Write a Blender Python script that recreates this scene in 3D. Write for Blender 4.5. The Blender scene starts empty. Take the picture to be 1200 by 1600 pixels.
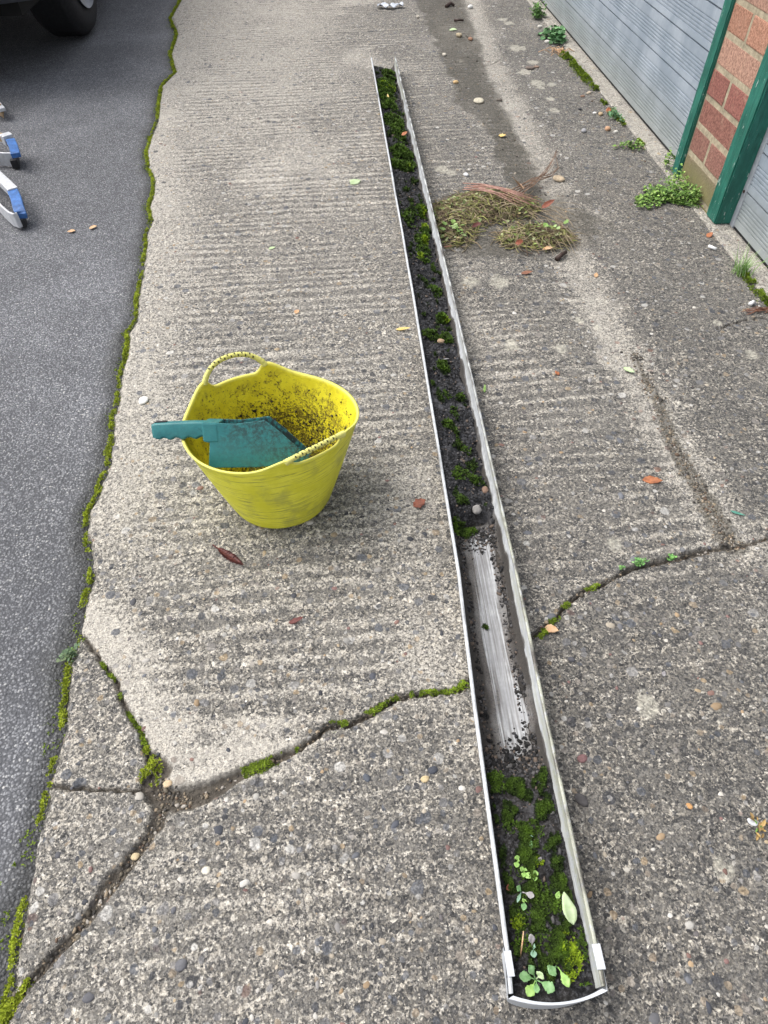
import bpy, bmesh, math, random
import numpy as np
from mathutils import Vector, Matrix

# ------------------------------------------------------------------ camera, world, sun
SC = bpy.context.scene
COL = SC.collection
FPX, CAM_H, CX, CY = 1030.0, 0.9, 600.0, 800.0      # focal length in photo pixels, eye height (m), photo centre
ROT = np.array([[0.99795474, -0.05506498, 0.03246812],
                [-0.06295755, -0.7586385, 0.64846278],
                [-0.01107602, -0.64918062, -0.76055364]])   # camera axes (right, down, forward) -> world

cam_data = bpy.data.cameras.new('camera')
cam = bpy.data.objects.new('camera', cam_data)
COL.objects.link(cam)
cx_, cy_, cz_ = ROT[:, 0], -ROT[:, 1], -ROT[:, 2]
cam.matrix_world = Matrix(((cx_[0], cy_[0], cz_[0], 0), (cx_[1], cy_[1], cz_[1], 0),
                           (cx_[2], cy_[2], cz_[2], CAM_H), (0, 0, 0, 1)))
cam_data.sensor_width = 36.0
cam_data.lens = FPX / 1600.0 * 36.0
cam_data.clip_start = 0.01
cam_data.clip_end = 600.0
SC.camera = cam

SUN_ELEV, SUN_AZ = math.radians(58), math.radians(-68)    # azimuth from +Y towards +X
W = bpy.data.worlds.new("World"); SC.world = W; W.use_nodes = True
wn, wl = W.node_tree.nodes, W.node_tree.links
bg = wn['Background']
sky = wn.new('ShaderNodeTexSky'); sky.sky_type = 'NISHITA'; sky.sun_disc = False
sky.sun_elevation = SUN_ELEV; sky.sun_rotation = SUN_AZ
sky.dust_density = 4.0; sky.air_density = 1.0
hsv = wn.new('ShaderNodeHueSaturation'); hsv.inputs['Saturation'].default_value = 0.35   # cloud cover greys the sky
wl.new(sky.outputs[0], hsv.inputs['Color']); wl.new(hsv.outputs[0], bg.inputs['Color'])
bg.inputs['Strength'].default_value = 0.145
sun_d = bpy.data.lights.new('sun', 'SUN'); sun_d.energy = 0.85; sun_d.angle = math.radians(40); sun_d.color = (1.0, 0.96, 0.9)
sun = bpy.data.objects.new('sun', sun_d); COL.objects.link(sun)
sd = Vector((math.sin(SUN_AZ) * math.cos(SUN_ELEV), math.cos(SUN_AZ) * math.cos(SUN_ELEV), math.sin(SUN_ELEV)))
sun.rotation_euler = sd.to_track_quat('Z', 'Y').to_euler(); sun.location = sd * 30
vs = SC.view_settings
vs.view_transform = 'Standard'; vs.look = 'None'; vs.gamma = 1.0; vs.use_curve_mapping = False
vs.exposure = 1.0

# ------------------------------------------------------------------ helpers
rng = np.random.default_rng(11)
random.seed(5)

def at(px, py, z=0.0):
    """the point at height z that the photo shows at pixel px, py"""
    ray = ROT @ np.array([(px - CX) / FPX, (py - CY) / FPX, 1.0])
    t = (z - CAM_H) / ray[2]
    return np.array([ray[0] * t, ray[1] * t, z])

def ats(pts, z=0.0):
    return np.array([at(a, b, z)[:2] for a, b in pts])

_perm = np.random.default_rng(3).permutation(256)
_perm = np.concatenate([_perm, _perm, _perm])
_grad = np.random.default_rng(4).uniform(0, 2 * np.pi, 256)
_gx, _gy = np.cos(_grad), np.sin(_grad)

def gn(x, y, seed=0):
    """2-D gradient noise, about -0.7..0.7"""
    xi = np.floor(x).astype(int); yi = np.floor(y).astype(int)
    xf = x - xi; yf = y - yi
    u = xf * xf * xf * (xf * (xf * 6 - 15) + 10); v = yf * yf * yf * (yf * (yf * 6 - 15) + 10)
    def g(ix, iy, dx, dy):
        h = _perm[(_perm[(ix + seed * 37) & 255] + iy + seed * 11) & 255]
        return _gx[h] * dx + _gy[h] * dy
    a = g(xi, yi, xf, yf); b = g(xi + 1, yi, xf - 1, yf)
    c = g(xi, yi + 1, xf, yf - 1); d = g(xi + 1, yi + 1, xf - 1, yf - 1)
    return (a * (1 - u) + b * u) * (1 - v) + (c * (1 - u) + d * u) * v

def fbm(x, y, o=3, seed=0):
    r = 0; a = 1.0; s = 1.0
    for k in range(o):
        r = r + a * gn(x * s, y * s, seed + k); a *= .5; s *= 2.03
    return r

def sstep(a, b, x):
    t = np.clip((x - a) / (b - a), 0, 1); return t * t * (3 - 2 * t)

def mesh(name, verts, faces, mat=None, parent=None, smooth=True, attrs=None, mats=None, midx=None):
    """ONE mesh object from vertex and face arrays; faces: int array n x 3 or n x 4, or a list of lists"""
    me = bpy.data.meshes.new(name)
    verts = np.asarray(verts, dtype=np.float32).reshape(-1, 3)
    if isinstance(faces, np.ndarray) and faces.ndim == 2:
        nf, k = faces.shape
        me.vertices.add(len(verts)); me.vertices.foreach_set('co', verts.ravel())
        me.loops.add(nf * k); me.loops.foreach_set('vertex_index', faces.astype(np.int32).ravel())
        me.polygons.add(nf)
        me.polygons.foreach_set('loop_start', np.arange(0, nf * k, k, dtype=np.int32))
        me.polygons.foreach_set('loop_total', np.full(nf, k, dtype=np.int32))
        me.update(calc_edges=True)
    else:
        me.from_pydata([tuple(map(float, v)) for v in verts], [], [list(map(int, f)) for f in faces])
        me.update(calc_edges=True)
    me.validate()
    me.polygons.foreach_set('use_smooth', np.full(len(me.polygons), bool(smooth)))
    for an, av in (attrs or {}).items():
        at_ = me.attributes.new(an, 'FLOAT_COLOR', 'POINT')
        av = np.asarray(av, dtype=np.float32)
        if av.shape[1] == 3: av = np.concatenate([av, np.ones((len(av), 1), np.float32)], 1)
        at_.data.foreach_set('color', av.ravel())
    o = bpy.data.objects.new(name, me); COL.objects.link(o)
    for m in (mats or ([mat] if mat else [])): me.materials.append(m)
    if midx is not None: me.polygons.foreach_set('material_index', np.asarray(midx, np.int32))
    if parent: o.parent = parent
    return o

class MB:
    """collects shapes, builds one mesh"""
    def __init__(s): s.v = []; s.f = []; s.mi = []; s.cur = 0
    def add(s, v, f):
        b = len(s.v); s.v += [tuple(p) for p in v]; s.f += [[i + b for i in q] for q in f]; s.mi += [s.cur] * len(f)
    def box(s, x0, x1, y0, y1, z0, z1, bev=0.0):
        if bev <= 0:
            v = [(x, y, z) for z in (z0, z1) for y in (y0, y1) for x in (x0, x1)]
            s.add(v, [(0, 2, 3, 1), (4, 5, 7, 6), (0, 1, 5, 4), (2, 6, 7, 3), (0, 4, 6, 2), (1, 3, 7, 5)])
        else:
            bm = bmesh.new(); bmesh.ops.create_cube(bm, size=1)
            for p in bm.verts: p.co = Vector(((x0 + x1) / 2 + p.co.x * (x1 - x0), (y0 + y1) / 2 + p.co.y * (y1 - y0), (z0 + z1) / 2 + p.co.z * (z1 - z0)))
            bmesh.ops.bevel(bm, geom=list(bm.edges), offset=bev, segments=2, affect='EDGES', profile=.6)
            bm.verts.index_update()
            s.add([tuple(p.co) for p in bm.verts], [[q.index for q in f.verts] for f in bm.faces]); bm.free()
    def tube(s, pts, rad, n=8, cap=True, flat=1.0):
        pts = [Vector(p) for p in pts]; r = rad if hasattr(rad, '__len__') else [rad] * len(pts)
        V = []; F = []
        up = Vector((0, 0, 1))
        for i, p in enumerate(pts):
            t = (pts[min(i + 1, len(pts) - 1)] - pts[max(i - 1, 0)]).normalized()
            a = t.cross(up)
            if a.length < 1e-4: a = t.cross(Vector((1, 0, 0)))
            a.normalize(); b = a.cross(t)
            for k in range(n):
                th = 2 * math.pi * k / n
                V.append(p + a * math.cos(th) * r[i] + b * math.sin(th) * r[i] * flat)
        for i in range(len(pts) - 1):
            for k in range(n):
                F.append((i * n + k, i * n + (k + 1) % n, (i + 1) * n + (k + 1) % n, (i + 1) * n + k))
        if cap:
            F.append(tuple(range(n))[::-1]); F.append(tuple((len(pts) - 1) * n + k for k in range(n)))
        s.add(V, F)
    def prism(s, prof, fn, d0, d1):
        """profile (u, v) extruded between d0 and d1; fn(u, v, d) -> point"""
        n = len(prof)
        V = [fn(u, v, d0) for u, v in prof] + [fn(u, v, d1) for u, v in prof]
        F = [tuple(range(n))[::-1], tuple(range(n, 2 * n))] + [(i, (i + 1) % n, n + (i + 1) % n, n + i) for i in range(n)]
        s.add(V, F)
    def build(s, name, mat=None, parent=None, smooth=False, mats=None, bevel=0.0, fix=True):
        o = mesh(name, s.v, s.f, mat, parent, smooth, mats=mats, midx=s.mi if mats else None)
        if fix or bevel:
            bm = bmesh.new(); bm.from_mesh(o.data)
            bmesh.ops.recalc_face_normals(bm, faces=list(bm.faces))
            if bevel: bmesh.ops.bevel(bm, geom=[e for e in bm.edges if len(e.link_faces) == 2 and e.calc_face_angle(0) > .5], offset=bevel, segments=2, affect='EDGES', profile=.6)
            bm.to_mesh(o.data); bm.free(); o.data.update()
        return o

def tag(o, label=None, cat=None, group=None, kind=None):
    if label: o['label'] = label
    if cat: o['category'] = cat
    if group: o['group'] = group
    if kind: o['kind'] = kind
    return o

def empty(name, loc=(0, 0, 0), label=None, cat=None, group=None):
    o = bpy.data.objects.new(name, None); COL.objects.link(o); o.location = loc; o.empty_display_size = .05
    return tag(o, label, cat, group)

def local(o, parent):
    """shapes were written in world space: keep them there under a parent that has been moved"""
    o.parent = parent; o.location = -parent.location; return o

def icosa(sub=1):
    bm = bmesh.new(); bmesh.ops.create_icosphere(bm, subdivisions=sub, radius=1)
    v = np.array([p.co[:] for p in bm.verts]); bm.verts.index_update()
    f = np.array([[q.index for q in g.verts] for g in bm.faces]); bm.free(); return v, f
ICO1, ICO2 = icosa(1), icosa(2)

def lumps(cent, rad, flat=.6, rough=.25, seed=0, sub=1):
    """many little irregular stones or crumbs -> vertices, faces, index of the stone each vertex belongs to"""
    r = np.random.default_rng(seed); bv, bf = ICO1 if sub == 1 else ICO2
    n = len(cent); cent = np.asarray(cent); rad = np.asarray(rad)
    ang = r.uniform(0, 2 * np.pi, n); sx = r.uniform(.75, 1.3, n); sy = 1 / sx
    jit = 1 + r.uniform(-rough, rough, (n, len(bv), 1))
    v = bv[None] * jit * rad[:, None, None]
    v = v * np.stack([sx, sy, np.full(n, flat)], 1)[:, None]
    c, s_ = np.cos(ang)[:, None], np.sin(ang)[:, None]
    x = v[..., 0] * c - v[..., 1] * s_; y = v[..., 0] * s_ + v[..., 1] * c
    v = np.stack([x, y, v[..., 2]], -1) + cent[:, None]
    f = bf[None] + (np.arange(n) * len(bv))[:, None, None]
    return v.reshape(-1, 3), f.reshape(-1, 3), np.repeat(np.arange(n), len(bv))

def tufts(pts, size, blades=5, seed=0, spread=.9, wide=.45):
    """tiny pointed leaves in tufts (moss): vertices, triangles, a random value per tuft"""
    r = np.random.default_rng(seed); n = len(pts); pts = np.asarray(pts)
    size = np.broadcast_to(size, (n,))
    P = np.repeat(pts, blades, 0); S = np.repeat(size, blades) * r.uniform(.6, 1.2, n * blades)
    a = r.uniform(0, 2 * np.pi, n * blades); el = r.uniform(.15, 1.35, n * blades)
    d = np.stack([np.cos(a) * np.cos(el) * spread, np.sin(a) * np.cos(el) * spread, np.sin(el)], 1)
    side = np.stack([-np.sin(a), np.cos(a), r.uniform(-.4, .4, n * blades)], 1) * (S * wide * .5)[:, None]
    mid = P + d * (S * .45)[:, None]
    v = np.stack([P, mid + side, P + d * S[:, None], mid - side], 1).reshape(-1, 3)
    f = np.arange(len(v)).reshape(-1, 4)
    var = np.repeat(r.uniform(0, 1, n), blades * 4)
    return v, f, var

# ------------------------------------------------------------------ materials
class NT:
    def __init__(s, name, rough=.85):
        s.m = bpy.data.materials.new(name); s.m.use_nodes = True
        s.t = s.m.node_tree; s.b = s.t.nodes['Principled BSDF']
        s.b.inputs['Roughness'].default_value = rough
        s.tc = s.t.nodes.new('ShaderNodeTexCoord').outputs['Object']
    def n(s, kind, **kw):
        nd = s.t.nodes.new(kind)
        for k, v in kw.items(): setattr(nd, k, v)
        return nd
    def put(s, sock, v):
        if hasattr(v, 'is_output') or isinstance(v, bpy.types.NodeSocket): s.t.links.new(v, sock)
        else:
            if sock.type == 'RGBA' and len(v) == 3: v = (*v, 1)
            sock.default_value = v
    def noise(s, scale, detail=4, rough=.6, vec=None, dist=0.0):
        nd = s.n('ShaderNodeTexNoise'); nd.inputs['Scale'].default_value = scale
        nd.inputs['Detail'].default_value = detail; nd.inputs['Roughness'].default_value = rough
        nd.inputs['Distortion'].default_value = dist
        s.put(nd.inputs['Vector'], s.tc if vec is None else vec); return nd.outputs['Fac']
    def vor(s, scale, vec=None, feature='F1'):
        nd = s.n('ShaderNodeTexVoronoi', feature=feature); nd.inputs['Scale'].default_value = scale
        s.put(nd.inputs['Vector'], s.tc if vec is None else vec); return nd
    def scale(s, xyz, vec=None):
        nd = s.n('ShaderNodeMapping'); nd.inputs['Scale'].default_value = xyz
        s.put(nd.inputs['Vector'], s.tc if vec is None else vec); return nd.outputs[0]
    def warp(s, amt, scale):
        nz = s.n('ShaderNodeTexNoise'); nz.inputs['Scale'].default_value = scale; nz.inputs['Detail'].default_value = 2
        s.put(nz.inputs['Vector'], s.tc)
        a = s.n('ShaderNodeVectorMath', operation='MULTIPLY_ADD')
        s.put(a.inputs[0], nz.outputs['Color']); a.inputs[1].default_value = (amt,) * 3; s.put(a.inputs[2], s.tc)
        return a.outputs[0]
    def math(s, op, a, b=0.0, clamp=False):
        nd = s.n('ShaderNodeMath', operation=op, use_clamp=clamp)
        s.put(nd.inputs[0], a); s.put(nd.inputs[1], b); return nd.outputs[0]
    def ss(s, x, lo, hi, a=0.0, b=1.0):
        nd = s.n('ShaderNodeMapRange', interpolation_type='SMOOTHSTEP')
        s.put(nd.inputs['Value'], x)
        for k, v in (('From Min', lo), ('From Max', hi), ('To Min', a), ('To Max', b)): s.put(nd.inputs[k], v)
        return nd.outputs[0]
    def mix(s, fac, a, b, mode='MIX'):
        nd = s.n('ShaderNodeMix', data_type='RGBA', blend_type=mode)
        s.put(nd.inputs[0], fac); s.put(nd.inputs[6], a); s.put(nd.inputs[7], b); return nd.outputs[2]
    def ramp(s, fac, stops, interp='LINEAR'):
        nd = s.n('ShaderNodeValToRGB'); cr = nd.color_ramp; cr.interpolation = interp
        while len(cr.elements) < len(stops): cr.elements.new(.5)
        for e, (p, c) in zip(cr.elements, stops): e.position = p; e.color = (*c, 1)
        s.put(nd.inputs[0], fac); return nd.outputs[0]
    def attr(s, name):
        nd = s.n('ShaderNodeAttribute', attribute_name=name); sp = s.n('ShaderNodeSeparateColor')
        s.put(sp.inputs[0], nd.outputs['Color']); return sp.outputs, nd.outputs['Color']
    def bump(s, h, strength=.5, dist=.002):
        nd = s.n('ShaderNodeBump'); nd.inputs['Strength'].default_value = strength; nd.inputs['Distance'].default_value = dist
        s.put(nd.inputs['Height'], h); s.put(s.b.inputs['Normal'], nd.outputs[0])
    def out(s, col, rough=None, spec=None):
        s.put(s.b.inputs['Base Color'], col)
        if rough is not None: s.put(s.b.inputs['Roughness'], rough)
        if spec is not None: s.b.inputs['Specular IOR Level'].default_value = spec
        return s.m

def simple(name, c, var=.25, scale=40, rough=.7, bump=.2, spec=.4, c2=None):
    t = NT(name, rough); n1 = t.noise(scale, 5)
    lo = tuple(k * (1 - var) for k in c) if c2 is None else c2; hi = tuple(min(1, k * (1 + var)) for k in c)
    if bump: t.bump(t.noise(scale * 4, 4), bump, .002)
    return t.out(t.ramp(n1, [(.3, lo), (.7, hi)]), rough, spec)

STONES = [(0.0, (.055, .057, .065)), (.14, (.13, .14, .16)), (.3, (.30, .29, .28)), (.42, (.42, .32, .20)), (.52, (.20, .18, .17)),
          (.62, (.55, .52, .47)), (.72, (.26, .15, .11)), (.8, (.10, .10, .11)), (.9, (.66, .64, .60)), (1.0, (.36, .35, .34))]

def concrete_mat():
    t = NT('tamped_concrete', .9)
    A, _ = t.attr('A'); B, _ = t.attr('B')          # A: crack, worn smooth, damp silt   B: ridge, dark grade, pale lichen
    wv = t.warp(.005, 110)
    n_big = t.noise(3.2, 5, .6); n_mid = t.noise(26, 5, .65); n_pit = t.noise(120, 5, .75); n_fine = t.noise(430, 3, .7)
    # the worn face is fine gravel and sand in every tone between black and cream
    gr = []
    for sc in (150, 255, 420):
        v = t.vor(sc, wv); sp = t.n('ShaderNodeSeparateColor'); t.put(sp.inputs[0], v.outputs['Color']); gr.append((v, sp))
    tone = [(0, (.040, .040, .042)), (.22, (.105, .103, .102)), (.45, (.215, .202, .182)), (.68, (.36, .33, .28)), (.88, (.52, .475, .40)), (1, (.68, .64, .56))]
    a_, b_, c_ = (t.ramp(sp.outputs[0], tone) for v, sp in gr)
    grain = t.mix(t.ss(t.noise(80, 3, .6), .48, .54), t.mix(t.ss(t.noise(110, 3, .6), .50, .56), a_, b_), c_)
    grain = t.mix(.35, grain, t.mix(1, grain, t.mix(t.ss(n_fine, .35, .65), (.25, .25, .25), (1.75, 1.75, 1.75)), 'MULTIPLY'))
    # cement skin left between the stones: more on the ridges and where worn smooth
    cv = t.math('ADD', t.math('MULTIPLY', t.noise(270, 4, .75), .85), t.math('MULTIPLY', n_mid, .45))
    cv = t.math('ADD', cv, t.math('MULTIPLY', t.math('SUBTRACT', n_big, .5), .3))
    cv = t.math('ADD', cv, t.math('MULTIPLY', t.math('SUBTRACT', B[0], .5), .105))
    cv = t.math('ADD', cv, t.math('MULTIPLY', A[1], .16))
    cv = t.math('SUBTRACT', cv, t.math('MULTIPLY', B[1], .075))
    skin = t.mix(t.ss(n_fine, .35, .65), (.36, .335, .295), (.645, .605, .53))
    skin = t.mix(t.ss(t.noise(240, 4, .75), .56, .64, 0, .8), skin, (.10, .098, .095))
    base = t.mix(t.ss(cv, .61, .74, .03, .72), grain, skin)
    # black weathering in the hollows
    thr = t.math('SUBTRACT', t.math('ADD', t.math('MULTIPLY', t.noise(180, 5, .78), 1.0), t.math('MULTIPLY', t.math('SUBTRACT', n_mid, .5), .35)), t.math('MULTIPLY', t.math('SUBTRACT', B[0], .5), .15))
    thr = t.math('SUBTRACT', t.math('ADD', thr, t.math('MULTIPLY', B[1], .05)), t.math('MULTIPLY', A[1], .13))
    pit = t.ss(thr, .49, .58)
    base = t.mix(t.math('MULTIPLY', pit, .62), base, t.mix(n_fine, (.030, .030, .031), (.13, .128, .125)))
    base = t.mix(t.math('MULTIPLY', B[1], .55), base, t.mix(1, base, (.79, .79, .79), 'MULTIPLY'))
    dome = None
    for sc, lim, wide in ((46, .82, .34), (92, .74, .36)):
        v = t.vor(sc, wv); sp = t.n('ShaderNodeSeparateColor'); t.put(sp.inputs[0], v.outputs['Color'])
        on = t.math('GREATER_THAN', sp.outputs[0], t.math('ADD', lim, t.math('MULTIPLY', A[1], .14)))
        r = t.math('MULTIPLY_ADD', sp.outputs[1], .18); r.node.inputs[2].default_value = wide - .14
        m = t.math('MULTIPLY', on, t.ss(t.math('SUBTRACT', v.outputs['Distance'], r), .0, .08, 1, 0))
        col = t.ramp(sp.outputs[2], STONES)
        col = t.mix(.6, col, t.mix(1, col, t.mix(n_fine, (.35, .35, .35), (1.5, 1.5, 1.5)), 'MULTIPLY'))
        base = t.mix(t.math('MULTIPLY', m, .80), base, col)
        d = t.math('MULTIPLY', m, t.math('SUBTRACT', 1.0, v.outputs['Distance']))
        dome = d if dome is None else t.math('ADD', dome, t.math('MULTIPLY', d, .6))
    base = t.mix(t.math('MULTIPLY', B[2], t.ss(n_pit, .3, .6, 0, .8)), base, (.58, .55, .46))          # lichen spots
    silt = t.mix(t.ss(t.noise(260, 3, .7), .38, .68), (.040, .037, .029), (.145, .130, .100))
    base = t.mix(t.math('MULTIPLY', A[2], .9), base, silt)
    soil = t.mix(n_pit, (.045, .038, .031), (.16, .14, .115))
    base = t.mix(A[0], base, soil)
    hgt = t.math('ADD', t.math('MULTIPLY', n_pit, 1.3), t.math('ADD', t.math('MULTIPLY', n_fine, .4), t.math('MULTIPLY', dome, .35)))
    hgt = t.math('SUBTRACT', t.math('SUBTRACT', hgt, t.math('MULTIPLY', pit, .8)), t.math('MULTIPLY', gr[0][0].outputs['Distance'], .5))
    t.bump(hgt, .85, .0026)
    return t.out(base, t.math('SUBTRACT', .92, t.math('MULTIPLY', A[2], .18)), .35)

def asphalt_mat():
    t = NT('asphalt', .85)
    A, _ = t.attr('A')
    v = t.vor(260, t.warp(.003, 200)); sp = t.n('ShaderNodeSeparateColor'); t.put(sp.inputs[0], v.outputs['Color'])
    chip = t.ramp(sp.outputs[0], [(0, (.075, .077, .084)), (.45, (.150, .153, .165)), (.88, (.235, .239, .25)), (.98, (.32, .32, .32)), (1, (.42, .41, .39))])
    gap = t.ss(v.outputs['Distance'], .35, .62)
    nb = t.noise(2.3, 5, .6); nf = t.noise(500, 3)
    base = t.mix(gap, chip, (.072, .074, .081))
    base = t.mix(t.ss(nb, .4, .72, 0, .8), base, t.mix(1, base, (1.5, 1.5, 1.5), 'MULTIPLY'))
    base = t.mix(t.ss(t.noise(11, 6, .7), .62, .76, 0, .35), base, (.24, .235, .225))
    base = t.mix(t.math('MULTIPLY', A[0], .62), base, t.mix(nf, (.020, .021, .019), (.075, .074, .066)))
    t.bump(t.math('ADD', t.math('SUBTRACT', 1.0, v.outputs['Distance']), t.math('MULTIPLY', nf, .4)), .8, .003)
    return t.out(base, .82, .4)

def moss_mat(name, lo, hi):
    t = NT(name, .8); V, _ = t.attr('V')
    t.b.inputs['Subsurface Weight'].default_value = 0.0
    return t.out(t.ramp(V[0], [(0, lo), (.55, tuple((a + b) / 2 for a, b in zip(lo, hi))), (1, hi)]), .8, .25)

def vcol_mat(name, rough=.8, grain=200, amt=.35, spec=.35):
    t = NT(name, rough); _, c = t.attr('V')
    n = t.noise(grain, 4)
    t.bump(n, .4, .001)
    return t.out(t.mix(amt, c, t.mix(1, c, t.mix(n, (.35, .35, .35), (1.65, 1.65, 1.65)), 'MULTIPLY')), rough, spec)

def leaf_mat(name, c, c2, rough=.6, vein=True):
    t = NT(name, rough); n = t.noise(150, 4, .6); n2 = t.noise(45, 3)
    col = t.mix(t.ss(n, .35, .65), c, c2); col = t.mix(t.ss(n2, .45, .7, 0, .5), col, tuple(k * .55 for k in c2))
    t.bump(n, .3, .001)
    return t.out(col, rough, .35)

M = {}
M['concrete'] = concrete_mat(); M['asphalt'] = asphalt_mat()
M['moss_edge'] = moss_mat('edge_moss', (.06, .085, .012), (.42, .50, .04))
M['moss_crack'] = moss_mat('crack_moss', (.030, .052, .010), (.25, .35, .03))
M['moss_gutter'] = moss_mat('gutter_moss', (.010, .018, .006), (.095, .175, .015))
M['moss_lime'] = moss_mat('lime_moss', (.06, .10, .008), (.36, .50, .02))
M['pebble'] = vcol_mat('pebble', .75, 180)
M['crumb'] = vcol_mat('soil_crumb', .9, 300)
M['leafv'] = vcol_mat('small_leaf', .6, 120, .25)

# ------------------------------------------------------------------ traced outlines on the ground (photo pixels -> metres)
EDGE_PX = [(330, -90), (318, -60), (300, -30), (282, 0), (267, 27), (278, 50), (267, 83), (275, 110), (253, 133), (248, 167), (247, 187), (238, 207), (230, 233),
           (232, 260), (240, 273), (240, 300), (233, 320), (238, 343), (230, 360), (227, 400), (222, 430), (215, 465), (212, 500), (200, 517),
           (199, 550), (192, 567), (187, 605), (184, 630), (177, 647), (177, 685), (171, 700), (171, 722), (160, 747), (150, 777), (136, 795),
           (135, 832), (142, 855), (146, 900), (133, 930), (128, 965), (126, 992), (118, 1012), (107, 1035), (103, 1088), (98, 1145), (86, 1185), (77, 1224), (66, 1272),
           (48, 1359), (33, 1425), (22, 1490), (18, 1540), (2, 1600), (-20, 1680)]
EDGE = ats(EDGE_PX); _o = np.argsort(EDGE[:, 1]); EDGE = EDGE[_o]
def edge_x(y):
    x = np.interp(y, EDGE[:, 1], EDGE[:, 0])
    return x + .004 * gn(y * 42, y * 0 + 3.3, 2) + .0022 * gn(y * 120, y * 0 + 1.3, 5)
CR_A = ats([(124, 990), (131, 996), (153, 1027), (168, 1049), (182, 1064), (188, 1088), (203, 1119), (221, 1145), (227, 1171), (234, 1196), (243, 1225)])
CR_B = ats([(70, 1224), (100, 1230), (144, 1233), (206, 1235), (235, 1240)])
CR_C = ats([(240, 1240), (275, 1250), (305, 1243), (340, 1228), (372, 1210), (400, 1198), (440, 1182), (467, 1168), (496, 1150), (512, 1133), (546, 1131), (583, 1112), (608, 1096), (621, 1090), (646, 1085), (692, 1081),
            (717, 1077), (729, 1066), (760, 1040), (800, 1012), (832, 993), (862, 972), (888, 941), (913, 922), (937, 915), (962, 902), (986, 888), (1018, 881), (1060, 871), (1116, 855), (1161, 850), (1200, 839), (1240, 830)])
CR_C_W = np.interp(np.arange(len(CR_C)), [0, 1, 2, 3, 4, 6, 8, 10, 13, 20, 23, 25, 26, 28, 29, 30, 32], [.011, .014, .014, .010, .007, .0055, .0035, .0045, .0035, .003, .0028, .0028, .0035, .005, .005, .003, .0025])
CR_D = ats([(250, 1262), (245, 1285), (219, 1324), (192, 1359), (166, 1390), (144, 1425), (114, 1460), (70, 1508), (35, 1547), (9, 1582), (-20, 1612)])
CR_D_W = np.array([.012, .010, .008, .010, .011, .008, .006, .005, .005, .006, .008])
CR_E = ats([(1195, 497), (1165, 500), (1140, 508), (1120, 515)])            # short crack by the sill
CR_F = ats([(757, 101), (770, 97), (782, 91)])

def poly_dist(x, y, P, Wd):
    """distance to a polyline and the half width at the nearest point"""
    best = np.full(x.shape, 9.0); wid = np.zeros(x.shape)
    Wd = np.broadcast_to(Wd, (len(P),))
    for i in range(len(P) - 1):
        a, b = P[i], P[i + 1]; d = b - a; L = (d ** 2).sum() + 1e-12
        t = np.clip(((x - a[0]) * d[0] + (y - a[1]) * d[1]) / L, 0, 1)
        q = np.hypot(x - a[0] - t * d[0], y - a[1] - t * d[1])
        m = q < best; best = np.where(m, q, best); wid = np.where(m, Wd[i] * (1 - t) + Wd[i + 1] * t, wid)
    return best, wid

# damp silted channel: centre line and half widths
CH_L = ats([(640, -40), (650, 0), (657, 20), (675, 57), (695, 105), (716, 145), (709, 160), (745, 185), (772, 220), (776, 240)])
CH_R = ats([(715, -40), (722, 0), (745, 50), (760, 100), (780, 150), (800, 190), (825, 240)])
SAND = ats([(990, 545), (1010, 590), (1029, 620), (1053, 690), (1083, 743), (1107, 783), (1136, 837), (1150, 850)])
SAND_W = np.array([.002, .006, .012, .016, .018, .020, .024, .020])
DRY = ats([(735, -30), (757, 60), (775, 110), (805, 170), (840, 235), (880, 330), (905, 420), (950, 500), (1000, 590), (1060, 690), (1120, 800), (1160, 850)])
LICHEN = [(840, 130, 14), (820, 112, 12), (862, 132, 9), (866, 173, 10), (845, 137, 8), (806, 75, 14), (785, 30, 9), (795, 36, 10), (815, 75, 10), (833, 97, 10), (860, 155, 8),
          (720, 95, 8), (690, 265, 13), (705, 270, 10), (735, 440, 16), (780, 440, 18), (800, 540, 14), (1010, 1105, 18), (960, 850, 14), (875, 545, 11), (935, 510, 8), (1175, 555, 12), (1120, 505, 8), (905, 500, 9), (640, 275, 14), (820, 1010, 16), (1130, 1360, 16), (1010, 1100, 20)]

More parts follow.
